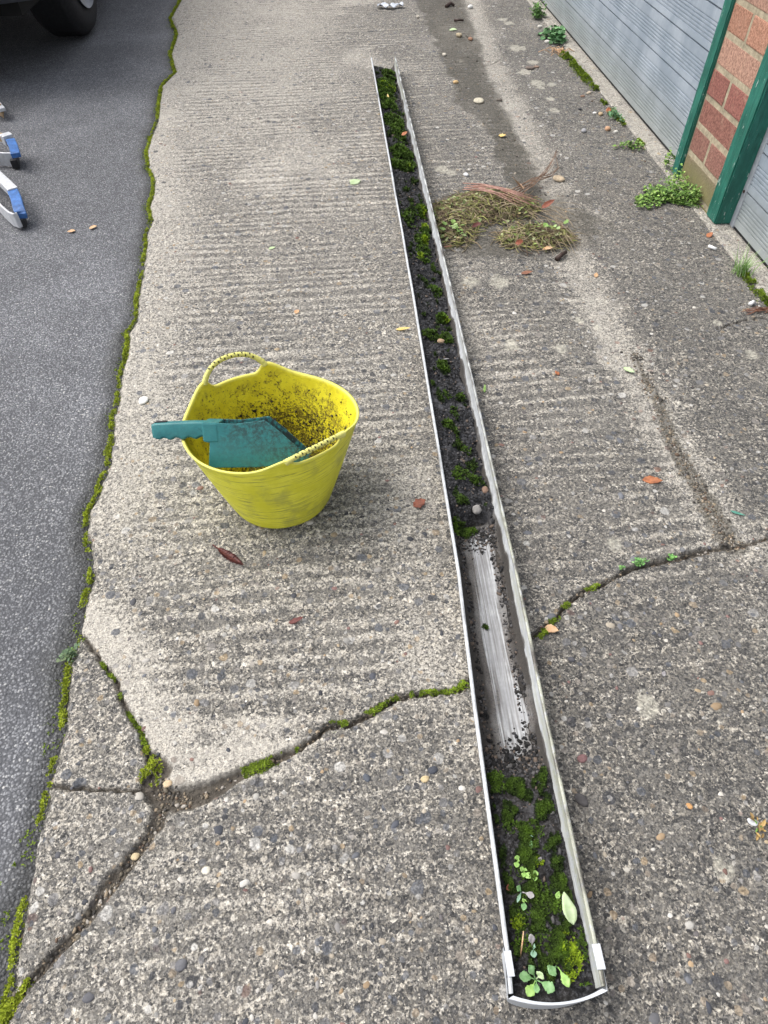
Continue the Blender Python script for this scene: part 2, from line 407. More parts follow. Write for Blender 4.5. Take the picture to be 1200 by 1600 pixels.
# ------------------------------------------------------------------ ground sheets
def slab():
    ys = [-.45]
    while ys[-1] < 5.6:
        ys.append(ys[-1] + (.0032 if ys[-1] < 1.1 else .0032 + (ys[-1] - 1.1) * .0014))
    ys = np.array(ys); nx = 470
    u = np.linspace(0, 1, nx)
    xe = edge_x(ys)
    X = xe[:, None] + (1.012 - xe[:, None]) * u[None]; Y = np.repeat(ys[:, None], nx, 1)
    # tamping ridges run across the slab
    n1 = fbm(X * 2.2, Y * 5, 2, 7)
    ph = (Y - .035 * X) / .032 + 1.0 * fbm(X * 1.1, Y * 5, 2, 21) + .28 * gn(X * 9, Y * 24, 9) + .30 * gn(X * 55, Y * 45, 19)
    ridge = .5 + .5 * np.sin(2 * np.pi * ph)
    on = sstep(-.25, .35, fbm(X * 3.1, Y * 4.2, 2, 31) + .2) * (.4 + .6 * sstep(-.25, .3, gn(X * 7, Y * 28, 33)))
    chan = np.interp(Y, DRY[np.argsort(DRY[:, 1]), 1], DRY[np.argsort(DRY[:, 1]), 0])     # the channel's line
    right = sstep(-.10, .05, X - chan)
    on = on * (1 - right) * sstep(.0, .16, X - xe[:, None] - .02)
    near_piece = sstep(.0, .06, np.interp(X, CR_C[:, 0], CR_C[:, 1]) - Y)
    on = on * (1 - .35 * near_piece)
    ridge_a = .5 + (ridge - .5) * on
    Z = .0018 * (ridge - .5) * on + .0014 * fbm(X * 60, Y * 60, 2, 3) + .0010 * gn(X * 170, Y * 170, 4) + .003 * gn(X * 2, Y * 2, 6)
    # worn, smooth areas
    wear = sstep(.1, .5, fbm(X * 2.5, Y * 2.0, 3, 41)) * .35
    wear = np.maximum(wear, .42 * sstep(.22, .02, X - xe[:, None]) * sstep(.55, .9, Y))
    wear = np.maximum(wear, .40 * sstep(1.8, 3.5, Y) * sstep(.1, -.25, X))
    dd, _ = poly_dist(X, Y, DRY, 1.0)
    dry = sstep(.085, .02, dd + .03 * fbm(X * 14, Y * 14, 2, 51))
    wear = np.maximum(wear, dry * .62)
    wear = np.maximum(wear, .5 * right * sstep(.62, .45, Y))
    # pale band along the upper side of the crack at lower left
    dA, _ = poly_dist(X, Y, np.concatenate([CR_A, CR_C[:6]]), 1.0)
    above = sstep(-.02, .02, Y - np.interp(X, np.concatenate([CR_A[:, 0], CR_C[:6, 0]]), np.concatenate([CR_A[:, 1], CR_C[:6, 1]])))
    wear = np.maximum(wear, .8 * above * sstep(.10, .03, dA))
    damp = np.zeros_like(X)
    L = np.interp(Y, CH_L[::-1, 1], CH_L[::-1, 0]); Rr = np.interp(Y, CH_R[::-1, 1], CH_R[::-1, 0])
    wob = .034 * fbm(X * 15, Y * 11, 3, 61) + .02 * gn(X * 5, Y * 4, 63)
    inside = sstep(-.012, .012, X - L + wob) * sstep(.020, -.020, X - Rr + wob) * sstep(CH_R[-1, 1] - .42, CH_R[-1, 1] - .22, Y)
    hp = at(785, 345)
    heap = sstep(1.0, .72, np.hypot((X - hp[0] - .02) / .30, (Y - hp[1]) / .24) + .25 * fbm(X * 14, Y * 14, 2, 71))
    ds, wsd = poly_dist(X, Y, SAND, SAND_W)
    sand = sstep(1.25, .7, ds / np.maximum(wsd, .001) + .5 * gn(X * 60, Y * 60, 8))
    damp = np.maximum(np.maximum(inside * (.78 + .25 * fbm(X * 9, Y * 6, 3, 66)), heap * .70), sand * .72)
    Z = Z - .007 * sstep(.14, 0, dd) - .0
    # dark grade: right side and the near piece
    dark = np.maximum(right * .95, sstep(-.05, .35, X) * .55)
    dark = np.clip(dark + near_piece * .38 + .25 * fbm(X * 4, Y * 4, 2, 81) - .05, 0, 1)
    dark = dark * (1 - .7 * sstep(.5, -.1, X - xe[:, None]))
    lich = np.zeros_like(X)
    for (px, py, r) in LICHEN:
        c = at(px, py); e = at(px + r, py); rad = np.hypot(*(e - c)[:2])
        lich = np.maximum(lich, sstep(1.0, .6, np.hypot(X - c[0], (Y - c[1]) * .8) / rad + .5 * gn(X * 55, Y * 55, 12)))
    # cracks
    crack = np.zeros_like(X)
    wobx = X + .0035 * gn(X * 75, Y * 75, 14) + .002 * gn(X * 190, Y * 190, 15); woby = Y + .0035 * gn(X * 75, Y * 75, 16) + .002 * gn(X * 190, Y * 190, 17)
    for P, wd, dep in ((CR_A, np.linspace(.0026, .0036, len(CR_A)), .010), (CR_B, .0022, .010), (CR_C, CR_C_W, .012), (CR_D, CR_D_W * .85, .008), (CR_E, .002, .008), (CR_F, .002, .006)):
        d, wd_ = poly_dist(wobx, woby, P, wd)
        c = sstep(1.35, .75, d / np.maximum(wd_, 1e-4))
        crack = np.maximum(crack, c); Z = np.where(c > 0, np.minimum(Z, Z * (1 - c) - dep * c), Z)
    jn = ats([(238, 1182), (255, 1205), (232, 1225), (262, 1240), (300, 1250)])
    d, wd_ = poly_dist(wobx, woby, jn, np.array([.006, .011, .012, .009, .005]))
    c = sstep(1.3, .8, d / wd_); crack = np.maximum(crack, c); Z = np.where(c > 0, np.minimum(Z, Z * (1 - c) - .009 * c), Z)
    # the free edge is crumbled and rounded
    de = X - xe[:, None]
    Z = Z - .007 * sstep(.014, .0, de) ** 2 - .0015 * sstep(.05, 0, de)
    V = np.stack([X, Y, Z], -1).reshape(-1, 3)
    A = np.stack([crack, np.clip(wear, 0, 1), damp], -1).reshape(-1, 3); B = np.stack([ridge_a, dark, lich], -1).reshape(-1, 3)
    ny = len(ys); idx = np.arange(ny * nx).reshape(ny, nx)
    F = np.stack([idx[:-1, :-1], idx[:-1, 1:], idx[1:, 1:], idx[1:, :-1]], -1).reshape(-1, 4)
    # skirt down the free edge
    sk = V[idx[:, 0]].copy(); sk[:, 2] = -.06; sk[:, 0] += .004; b = len(V)
    V = np.concatenate([V, sk]); A = np.concatenate([A, A[idx[:, 0]] * 0 + .35]); B = np.concatenate([B, B[idx[:, 0]]])
    k = np.arange(ny - 1)
    F = np.concatenate([F, np.stack([b + k, idx[:-1, 0], idx[1:, 0], b + k + 1], -1)])
    o = mesh('concrete_path', V, F, M['concrete'], attrs={'A': A, 'B': B})
    tag(o, 'cracked tamped concrete slab with exposed pebbles and cross ridges', 'path', kind='structure')
    return ys, X, Y, Z, crack

GY, GXX, GYY, GZZ, GCR = slab()
def slab_z(x, y):
    """height of the slab surface at points"""
    x = np.atleast_1d(x); y = np.atleast_1d(y)
    i = np.clip(np.searchsorted(GY, y), 1, len(GY) - 1)
    xe = GXX[i, 0]; u = np.clip((x - xe) / (1.012 - xe) * (GXX.shape[1] - 1), 0, GXX.shape[1] - 1).round().astype(int)
    return GZZ[i, u]
def crack_at(x, y):
    i = np.clip(np.searchsorted(GY, y), 1, len(GY) - 1); xe = GXX[i, 0]
    u = np.clip((x - xe) / (1.012 - xe) * (GXX.shape[1] - 1), 0, GXX.shape[1] - 1).round().astype(int); return GCR[i, u]

def road():
    ys = np.concatenate([np.arange(-.5, 1.6, .006), np.arange(1.6, 5.7, .012)]); nx = 150
    xe = edge_x(ys) + .012
    u = np.linspace(0, 1, nx) ** 1.6
    X = xe[:, None] - (xe[:, None] + 2.6) * u[None]; Y = np.repeat(ys[:, None], nx, 1)
    de = xe[:, None] - X
    Z = -.006 + .0018 * fbm(X * 30, Y * 30, 2, 5) + .004 * gn(X * 3, Y * 3, 8) - .014 * sstep(.045, .0, de + .003 * gn(X * 25, Y * 25, 19))
    A = np.zeros(X.shape + (3,)); A[..., 0] = sstep(.075, .012, de + .022 * fbm(X * 12, Y * 9, 3, 23))
    idx = np.arange(X.size).reshape(X.shape)
    F = np.stack([idx[:-1, 1:], idx[:-1, :-1], idx[1:, :-1], idx[1:, 1:]], -1).reshape(-1, 4)
    o = mesh('asphalt_road', np.stack([X, Y, Z], -1).reshape(-1, 3), F, M['asphalt'], attrs={'A': A.reshape(-1, 3)})
    tag(o, 'dark grey asphalt road surface beside the concrete', 'road', kind='structure')
road()
def far_ground():
    mb = MB(); z = -.075
    mb.add([(-200, -200, z), (200, -200, z), (200, 200, z), (-200, 200, z)], [(0, 1, 2, 3)])
    t = NT('yard_ground', .9); n = t.noise(60, 5); t.bump(n, .6, .01)
    o = mb.build('ground', t.out(t.ramp(n, [(.35, (.06, .06, .065)), (.7, (.14, .14, .145))]), .9), fix=False)
    tag(o, 'flat yard ground', 'ground', kind='structure')
    mb = MB()      # road and slab carried on beyond the detailed sheets
    mb.add([(-40, -30, -.03), (-2.55, -30, -.03), (-2.55, 60, -.03), (-40, 60, -.03)], [(0, 1, 2, 3)])
    mb.add([(-2.6, 5.6, -.02), (-.95, 5.6, -.02), (-.95, 60, -.02), (-2.6, 60, -.02)], [(0, 1, 2, 3)])
    mb.add([(-2.6, -30, -.02), (-.45, -30, -.02), (-.45, -.46, -.02), (-2.6, -.46, -.02)], [(0, 1, 2, 3)])
    t2 = NT('road_beyond', .9); n = t2.noise(80, 5)
    tag(mb.build('road', t2.out(t2.ramp(n, [(.35, (.06, .062, .066)), (.7, (.13, .13, .135))]), .9), fix=False), 'asphalt road carrying on beyond the slab', 'road', kind='structure')
    mb = MB()
    mb.add([(-.95, 5.55, -.004), (1.06, 5.55, -.004), (1.06, 60, -.004), (-.95, 60, -.004)], [(0, 1, 2, 3)])
    mb.add([(-.45, -30, -.004), (1.06, -30, -.004), (1.06, -.44, -.004), (-.45, -.44, -.004)], [(0, 1, 2, 3)])
    t3 = NT('concrete_beyond', .9); n = t3.noise(30, 6, .7)
    tag(mb.build('pavement', t3.out(t3.ramp(n, [(.35, (.17, .16, .15)), (.65, (.36, .33, .29))]), .9), fix=False), 'concrete strip carrying on beyond the slab', 'pavement', kind='structure')
far_ground()

# stones showing in the worn concrete: countless, one object
def pebbles():
    r = np.random.default_rng(21); n = 1700
    y = r.uniform(0, 1, n) ** 1.5 * 3.6; y[:300] = r.uniform(0, 1.2, 300)
    y = np.abs(y); x = edge_x(y) + .03 + r.uniform(0, 1, n) * (1.0 - edge_x(y) - .04)
    rad = np.clip(r.lognormal(math.log(.0031), .45, n), .0016, .0085)
    rad = rad * np.where(x > .55, .75, 1)
    keep = (crack_at(x, y) < .3); x, y, rad = x[keep], y[keep], rad[keep]; n = len(x)
    z = slab_z(x, y) - rad * .28
    v, f, k = lumps(np.stack([x, y, z], 1), rad, .5, .13, 5, 2)
    pal = np.array([(.05, .052, .06), (.07, .075, .09), (.14, .145, .16), (.30, .29, .27), (.34, .27, .18), (.36, .26, .16), (.48, .45, .40), (.20, .12, .10), (.20, .12, .11), (.12, .11, .11), (.5, .48, .44), (.38, .36, .33), (.10, .10, .11), (.40, .35, .28), (.16, .16, .17), (.24, .23, .22)])
    c = pal[r.integers(0, len(pal), n)] * r.uniform(.7, 1.15, (n, 1))
    o = mesh('exposed_gravel', v, f, M['pebble'], attrs={'V': c[k]})
    tag(o, 'small pebbles of many colours set in the worn concrete', 'gravel', kind='stuff')
    # loose grit in the silted channel and the cracks
    n = 3800; pts = []
    for P, Wd, m in ((SAND, .016, 1300), (CR_C[2:], .005, 600), (CR_D, .007, 420), (ats([(238, 1200), (250, 1235), (290, 1255)]), .010, 260)):
        i = r.integers(0, len(P) - 1, m); t = r.uniform(0, 1, (m, 1)); q = P[i] * (1 - t) + P[i + 1] * t
        pts.append(q + r.normal(0, Wd * .6, (m, 2)))
    yy = r.uniform(1.9, 4.4, 900); L = np.interp(yy, CH_L[::-1, 1], CH_L[::-1, 0]); Rr = np.interp(yy, CH_R[::-1, 1], CH_R[::-1, 0])
    pts.append(np.stack([L + (Rr - L) * r.uniform(.05, .95, 900), yy], 1))
    kx = r.uniform(1.35, 3.6, 500); pts.append(np.stack([.985 - np.abs(r.normal(0, .035, 500)), kx], 1))
    q = np.concatenate(pts); rad = np.clip(r.lognormal(math.log(.0012), .5, len(q)), .0006, .0045)
    v, f, k = lumps(np.stack([q[:, 0], q[:, 1], slab_z(q[:, 0], q[:, 1]) + rad * .2], 1), rad, .7, .3, 8)
    pal = np.array([(.08, .068, .052), (.14, .12, .09), (.22, .18, .13), (.05, .045, .04), (.30, .24, .17), (.36, .33, .29), (.12, .08, .055), (.06, .055, .05)])
    o = mesh('grit', v, f, M['pebble'], attrs={'V': pal[r.integers(0, len(pal), len(q))][k]})
    tag(o, 'loose sandy grit washed into the cracks and drain channel', 'grit', kind='stuff')
pebbles()

# ------------------------------------------------------------------ moss of the slab edge, the cracks and the sill joint
def moss_line(name, P, half, density, size, mat, label, seed, patch=(9, .0), zfun=None, dome=.006):
    r = np.random.default_rng(seed); P = np.asarray(P); half = np.broadcast_to(half, (len(P),))
    seg = np.hypot(*np.diff(P, axis=0).T); out = []
    for i in range(len(P) - 1):
        m = r.poisson(seg[i] * (half[i] + half[i + 1]) * density)
        if m == 0: continue
        t = r.uniform(0, 1, m); w = np.clip(r.normal(0, .5, m), -1.5, 1.2); d = (P[i + 1] - P[i]) / max(seg[i], 1e-6); nrm = np.array([-d[1], d[0]])
        hw = half[i] * (1 - t) + half[i + 1] * t
        q = P[i] * (1 - t)[:, None] + P[i + 1] * t[:, None] + nrm * (w * hw)[:, None]
        out.append(np.concatenate([q, w[:, None]], 1))
    q = np.concatenate(out)
    g = fbm(q[:, 0] * patch[0], q[:, 1] * patch[0], 2, seed + 1) - (patch[1](q[:, 1]) if callable(patch[1]) else patch[1])
    g2 = gn(q[:, 0] * 55, q[:, 1] * 55, seed + 2)
    keep = g + .7 * g2 > -.05; q = q[keep]; g = g[keep]; g2 = g2[keep]
    z = zfun(q[:, 0], q[:, 1]) + dome * np.clip(1 - q[:, 2] ** 2, 0, 1) * (.6 + 1.1 * np.clip(g2, -.5, .6)) + r.uniform(-.001, .001, len(q))
    v, f, var = tufts(np.stack([q[:, 0], q[:, 1], z], 1), size * r.uniform(.7, 1.25, len(q)), 5, seed)
    tone = np.clip(np.repeat(.45 + .8 * g2 + .35 * g, 20) * .75 + var * .45 - .05, 0, 1)
    o = mesh(name, v, f, mat, smooth=False, attrs={'V': np.stack([tone] * 3, 1)})
    return tag(o, label, 'moss', kind='stuff')
ey = np.arange(-.05, 4.9, .02); ex = edge_x(ey)
hw = .56 * (1 + 1.0 * gn(ey * 22, ey * 0, 7)) * np.interp(ey, [0, .1, .5, .7, 1.0, 1.6, 2.4, 3.2, 5], [.014, .008, .009, .011, .010, .010, .011, .013, .016])
moss_line('edge_moss', np.stack([ex - hw * .75, ey], 1), hw, 260000, .0042, M['moss_edge'],
          'bright yellow green moss strip between asphalt and concrete', 31, (8, lambda y: np.interp(y, [0, .1, .2, .7, .8, 1.2, 2, 5], [-.3, -.15, .0, .0, -.12, -.28, -.40, -.45])), lambda x, y: np.full(len(x), -.009), .008)
moss_line('edge_moss', np.stack([ex - .022, ey], 1), .030, 26000, .0034, M['moss_crack'],
          'thin dark film of moss and dirt on the asphalt beside the moss strip', 32, (11, .12), lambda x, y: np.full(len(x), -.011), .002)
moss_line('crack_moss', ats([(131, 996), (153, 1027), (168, 1049), (182, 1064), (188, 1088), (203, 1119), (221, 1145), (229, 1171)]), .0055, 320000, .0032, M['moss_crack'],
          'thin line of moss in the crack beside the broken corner pieces', 33, (16, .05), lambda x, y: np.full(len(x), -.008), .006)
moss_line('crack_moss', ats([(226, 1168), (236, 1186), (232, 1206), (224, 1224)]), np.array([.006, .016, .018, .013]), 300000, .0036, M['moss_edge'],
          'wedge of moss where the cracks in the concrete meet', 35, (12, -.3), lambda x, y: np.full(len(x), -.006), .008)
moss_line('crack_moss', ats([(379, 1208), (400, 1200), (421, 1192), (445, 1182), (466, 1171)]), np.array([.009, .012, .010, .008, .004]), 320000, .0034, M['moss_crack'],
          'plump dark green moss clump in the crack left of the gutter', 37, (12, -.3), lambda x, y: np.full(len(x), -.004), .009)
moss_line('crack_moss', ats([(513, 1132), (535, 1132), (550, 1131), (583, 1112), (608, 1096), (622, 1090)]), np.array([.007, .010, .006, .007, .006, .006]), 320000, .0034, M['moss_crack'],
          'middle stretch of crack moss starting with a pale tuft', 39, (12, -.25), lambda x, y: np.full(len(x), -.004), .008)
moss_line('crack_moss', ats([(640, 1086), (660, 1082), (692, 1081), (717, 1078), (728, 1068)]), np.array([.006, .006, .005, .006, .011]), 320000, .0034, M['moss_crack'],
          'moss in the crack running up to the gutter', 41, (12, -.3), lambda x, y: np.full(len(x), -.004), .008)
moss_line('crack_moss', ats([(842, 997), (858, 980), (864, 970), (876, 955), (889, 943)]), np.array([.004, .007, .008, .008, .006]), 320000, .0034, M['moss_crack'],
          'moss in the crack just right of the gutter by a peach leaf', 43, (12, -.25), lambda x, y: np.full(len(x), -.004), .008)
moss_line('crack_moss', ats([(915, 922), (928, 918), (936, 915)]), np.array([.004, .007, .004]), 320000, .0032, M['moss_crack'],
          'tiny dark moss cushion in the crack right of the gutter', 45, (12, -.4), lambda x, y: np.full(len(x), -.003), .007)
moss_line('joint_moss', ats([(880, 85), (890, 95), (900, 106), (910, 118), (922, 132), (932, 143)]), np.array([.018, .020, .016, .020, .020, .012]), 150000, .006, M['moss_crack'],
          'cushions of moss in the joint below the far garage door', 47, (8, -.25), lambda x, y: np.full(len(x), -.002), .018)
moss_line('joint_moss', ats([(940, 158), (958, 176), (975, 195), (990, 213), (1005, 230)]), np.array([.008, .010, .012, .010, .008]), 130000, .006, M['moss_crack'],
          'thin scattered moss in the door joint beyond the tall weeds', 48, (8, .05), lambda x, y: np.full(len(x), -.002), .010)
moss_line('joint_moss', ats([(1160, 430), (1172, 442), (1185, 458), (1200, 474), (1225, 500)]), np.array([.010, .014, .016, .014, .014]), 190000, .0055, M['moss_crack'],
          'dark green moss in the joint below the grass tuft', 49, (8, -.25), lambda x, y: np.full(len(x), -.003), .014)
moss_line('edge_moss', ats([(2, 1600), (14, 1575), (30, 1548), (45, 1530)]), np.array([.014, .012, .008, .004]), 260000, .004, M['moss_edge'],
          'moss clump at the near corner of the concrete', 51, (9, -.3), lambda x, y: np.full(len(x), -.012), .014)

# ------------------------------------------------------------------ garage block
def door_mat():
    t = NT('grey_door_paint', .55)
    streak = t.noise(1, 5, .6, t.scale((60, 60, 3))); n = t.noise(9, 5); gr = t.noise(1, 4, .7, t.scale((400, 25, 400)))
    sp = t.n('ShaderNodeSeparateXYZ'); t.put(sp.inputs[0], t.tc)
    low = t.ss(t.math('ADD', sp.outputs[2], t.math('MULTIPLY', n, .10)), .05, .24, 1, 0)          # rain-splashed grime low down
    c = t.mix(t.ss(n, .35, .7), (.24, .285, .335), (.345, .39, .44))
    c = t.mix(t.ss(streak, .55, .72, 0, .45), c, (.42, .46, .51))
    c = t.mix(t.ss(gr, .5, .8, 0, .35), c, (.18, .21, .25))
    c = t.mix(t.math('MULTIPLY', low, .75), c, t.mix(n, (.22, .235, .22), (.32, .335, .31)))
    t.bump(gr, .15, .001)
    return t.out(c, .55, .4)
M['door'] = door_mat()
def green_mat():
    t = NT('green_paint', .55)
    n = t.noise(1, 5, .65, t.scale((60, 60, 14))); g = t.noise(1, 4, .7, t.scale((260, 260, 16))); fl = t.noise(1, 5, .75, t.scale((90, 90, 22)))
    c = t.mix(t.ss(n, .35, .7), (.012, .110, .080), (.026, .175, .130))
    c = t.mix(t.ss(g, .52, .70, 0, .8), c, (.006, .050, .040))
    c = t.mix(t.ss(fl, .625, .66, 0, .9), c, (.50, .56, .52))
    t.bump(t.math('ADD', g, t.math('MULTIPLY', fl, .8)), .5, .002)
    return t.out(c, .5, .45)
M['green'] = green_mat()
def brick_mat():
    t = NT('fired_brick', .9); V, col = t.attr('V')
    n = t.noise(170, 5, .8); n2 = t.noise(28, 5, .65)
    c = t.mix(.75, col, t.mix(1, col, t.mix(t.ss(n, .35, .65), (.45, .42, .40), (1.6, 1.6, 1.6)), 'MULTIPLY'))
    c = t.mix(t.ss(n2, .52, .75, 0, .45), c, (.46, .30, .22))
    c = t.mix(t.ss(t.noise(1, 4, .6, t.scale((40, 40, 6))), .62, .75, 0, .3), c, (.42, .37, .24))
    sp = t.n('ShaderNodeSeparateXYZ'); t.put(sp.inputs[0], t.tc)
    c = t.mix(t.ss(t.math('ADD', sp.outputs[2], t.math('MULTIPLY', n2, .08)), .075, .15, .8, 0), c, t.mix(n2, (.13, .12, .085), (.27, .25, .07)))
    t.bump(n, .7, .002); return t.out(c, .92, .25)
M['brick'] = brick_mat()
M['mortar'] = simple('mortar', (.36, .31, .22), .35, 70, .95, .8, .2)
M['sill'] = simple('sill_concrete', (.40, .37, .32), .35, 55, .93, .8, .25)
M['seal'] = simple('black_rubber', (.018, .018, .02), .3, 60, .7, .2)
M['alu_strip'] = simple('weathered_strip', (.33, .35, .38), .2, 40, .5, .2)
M['roof'] = simple('roof_felt', (.06, .06, .065), .3, 20, .9)
M['screw'] = simple('rusty_screw', (.08, .05, .04), .3, 90, .7)

XW = 1.078                                      # plane of the door faces
garage = empty('garage_block', (1.03, 2.0, 0), 'brick garage block with grey ribbed doors between green timber posts', 'garage')
def gpart(mb_or_o, name, mat=None, **kw):
    o = mb_or_o.build(name, mat, **kw) if isinstance(mb_or_o, MB) else mb_or_o
    return local(o, garage)

def door(y0, y1, label):
    """boards 0.1 m high with a band of fine grooves, pressed into one panel"""
    prof = []                                    # (z, depth behind the door plane)
    zb = .006; k = 0
    while zb < 2.05:
        zt = zb + .1 if k else .0985; g0 = zb + .021
        prof += [(zb + .0002, .010), (zb + .0034, .010), (zb + .0040, -.0006), (g0 - .0005, .0)]
        for j in range(6):
            a = g0 + j * .0094
            prof += [(a, .0), (a + .0007, .0030), (a + .0038, .0030), (a + .0045, .0)]
        prof += [(zt - .0010, .0), (zt - .0004, .010), (zt, .010)]
        zb = zt; k += 1
    nY = 40; ysd = np.linspace(y0, y1, nY); P = np.array(prof)
    X = XW + P[:, 1][:, None] + .0012 * gn(ysd[None] * 2.5 + P[:, 0][:, None] * 3, ysd[None] * 1.1, 4)
    V = np.stack([X, np.repeat(ysd[None], len(P), 0), np.repeat(P[:, 0][:, None], nY, 1)], -1).reshape(-1, 3)
    idx = np.arange(len(P) * nY).reshape(len(P), nY)
    F = np.stack([idx[:-1, :-1], idx[1:, :-1], idx[1:, 1:], idx[:-1, 1:]], -1).reshape(-1, 4)
    # back sheet for thickness
    b = len(V); V = np.concatenate([V, [(XW + .03, y0, 0.0), (XW + .03, y1, 0.0), (XW + .03, y1, 2.06), (XW + .03, y0, 2.06)]])
    F = np.concatenate([F, [[b, b + 1, b + 2, b + 3]]])
    o = mesh('garage_door', V, F, M['door'], smooth=False); o['label'] = label
    local(o, garage)
    mb = MB(); mb.box(XW + .003, XW + .026, y0, y1, -.004, .0075)
    s = mb.build('bottom_seal', M['seal']); s.parent = o
    return o
d1 = door(2.096, 4.62, 'far ribbed grey garage door')
d2 = door(-.70, 1.738, 'near ribbed grey garage door')
mb = MB(); mb.box(XW - .002, XW + .03, 1.738, 1.762, .002, 2.06, .002); st = gpart(mb, 'edge_strip', M['alu_strip'])
mb = MB()
for z in (.098, .62, 1.2):
    mb = MB(); mb.tube([(XW - .0045, 1.749, z), (XW - .001, 1.749, z)], .004, 8); sc_ = mb.build('screw', M['screw']); sc_.parent = st

def post(y0, y1, x0, x1, z0, label):
    bm = bmesh.new(); bmesh.ops.create_cube(bm, size=1)
    for p in bm.verts: p.co = Vector(((x0 + x1) / 2 + p.co.x * (x1 - x0), (y0 + y1) / 2 + p.co.y * (y1 - y0), (z0 + 2.06) / 2 + p.co.z * (2.06 - z0)))
    bmesh.ops.bevel(bm, geom=list(bm.edges), offset=.0035, segments=2, affect='EDGES')
    bmesh.ops.subdivide_edges(bm, edges=[e for e in bm.edges if abs(e.verts[0].co.z - e.verts[1].co.z) > 1], cuts=120)
    for p in bm.verts:
        p.co.x += .0011 * math.sin(p.co.z * 9 + y0 * 5) + random.uniform(-.0005, .0005); p.co.y += .0008 * math.sin(p.co.z * 13) + random.uniform(-.0005, .0005)
    me = bpy.data.meshes.new('door_post'); bm.to_mesh(me); bm.free(); me.materials.append(M['green'])
    o = bpy.data.objects.new('door_post', me); COL.objects.link(o); o['label'] = label
    return local(o, garage)
post(2.052, 2.097, 1.026, 1.09, .008, 'narrower green timber post beyond the brick')
post(1.757, 1.819, 1.030, XW + .002, .004, 'wider flaking green timber post in front of the brick')

def brick_wall(y0, y1, name_label, xf=1.036):
    """bricks of one pier in one mesh, its mortar another"""
    r = np.random.default_rng(int(abs(y0) * 100) + 3); mbk = MB(); cols = []
    cw, ch, bl, j = .0735, .0605, y1 - y0 + .004, .012
    z = .0205 - cw; k = 0
    tones = [(.16, .13, .09), (.16, .13, .095), (.25, .125, .10), (.26, .12, .095), (.26, .11, .09), (.36, .215, .16), (.36, .19, .13)]
    long_ = (y1 - y0) > .5
    zt = .0205 - cw
    while z < 2.3:
        if long_:
            ys_ = np.arange(y0 - (.1125 if k % 2 else 0), y1, .225); bricks = [(max(a, y0), min(a + .215, y1)) for a in ys_ if min(a + .215, y1) - max(a, y0) > .03]
        else:
            m = (y0 + y1) / 2
            bricks = [(y0, y1)] if k % 2 == 1 else [(y0, m - j / 2), (m + j / 2, y1)]
        for a, b in bricks:
            n0 = len(mbk.v)
            jx = r.uniform(-.0015, .0015)
            mbk.box(xf + jx, xf + .1, a + r.uniform(0, .0015), b - r.uniform(0, .0015), z + r.uniform(0, .001), z + ch, .0025)
            tn = np.array(tones[min(k, 6)] if k < 7 else tones[r.integers(3, 7)]) * r.uniform(.85, 1.15)
            cols += [tn] * (len(mbk.v) - n0)
        z += cw; k += 1
    v = np.array(mbk.v); v += np.stack([.0012 * gn(v[:, 1] * 60, v[:, 2] * 60, 3)] + [np.zeros(len(v))] * 2, 1)
    p = mesh('brick_pier', v, mbk.f, M['brick'], smooth=False, attrs={'V': np.array(cols)})
    if name_label: p['label'] = name_label
    local(p, garage)
    mm = MB(); mm.box(xf + .0012, xf + .098, y0 - .002, y1 + .002, -.05, 2.3); m = mm.build('mortar', M['mortar']); m.parent = p
    return p
brick_wall(1.821, 2.051, 'weathered red brick pier between the two green posts')
brick_wall(4.66, 5.6, None)
brick_wall(-1.6, -.74, None)
mb = MB(); mb.box(1.03, 1.08, -.72, 4.66, 2.065, 2.3, .004); gpart(mb, 'lintel', M['green'])
mb = MB(); mb.box(.95, 6.2, -1.8, 5.8, 2.302, 2.40, .01); gpart(mb, 'roof', M['roof'])
mb = MB(); mb.box(1.14, 6.0, -1.6, -1.5, -.05, 2.3); mb.box(1.14, 6.0, 5.5, 5.6, -.05, 2.3); mb.box(5.9, 6.0, -1.5, 5.5, -.05, 2.3); gpart(mb, 'outer_wall', M['mortar'])
mb = MB(); mb.box(1.115, 5.9, -1.5, 5.5, -.06, -.002); gpart(mb, 'garage_floor', M['sill'])

def sills():
    def strip(y0, y1):
        ny = int((y1 - y0) / .006); ys = np.linspace(y0, y1, ny); nx = 22
        xs = np.linspace(0, 1, nx); X = 1.009 + .0035 * fbm(ys * 30, ys * 0 + 7, 3, 3)[:, None] * (1 - xs[None]) + (1.115 - 1.009) * xs[None]
        Y = np.repeat(ys[:, None], nx, 1)
        Z = -.004 + .0075 * sstep(0, .05, xs)[None] + .0014 * fbm(X * 90, Y * 90, 2, 5) - .006 * sstep(.55, .8, xs)[None]
        Z[:, 0] = -.03
        idx = np.arange(X.size).reshape(X.shape); F = np.stack([idx[:-1, :-1], idx[:-1, 1:], idx[1:, 1:], idx[1:, :-1]], -1).reshape(-1, 4)
        A = np.zeros((X.size, 3)); A[:, 0] = (.5 * sstep(.06, 0, xs)[None] * np.ones_like(X)).ravel(); A[:, 1] = .35
        Bq = np.zeros((X.size, 3)); Bq[:, 0] = .55; Bq[:, 1] = .05; Bq[:, 2] = (.35 * sstep(-.1, .4, fbm(X * 18, Y * 18, 2, 9))).ravel()
        o = mesh('kerb', np.stack([X, Y, Z], -1).reshape(-1, 3), F, M['concrete'], attrs={'A': A, 'B': Bq})
        tag(o, 'raised concrete sill strip below the garage door', 'kerb', kind='structure')
    strip(2.06, 5.3); strip(-.7, 1.752); strip(1.752, 2.06)
sills()

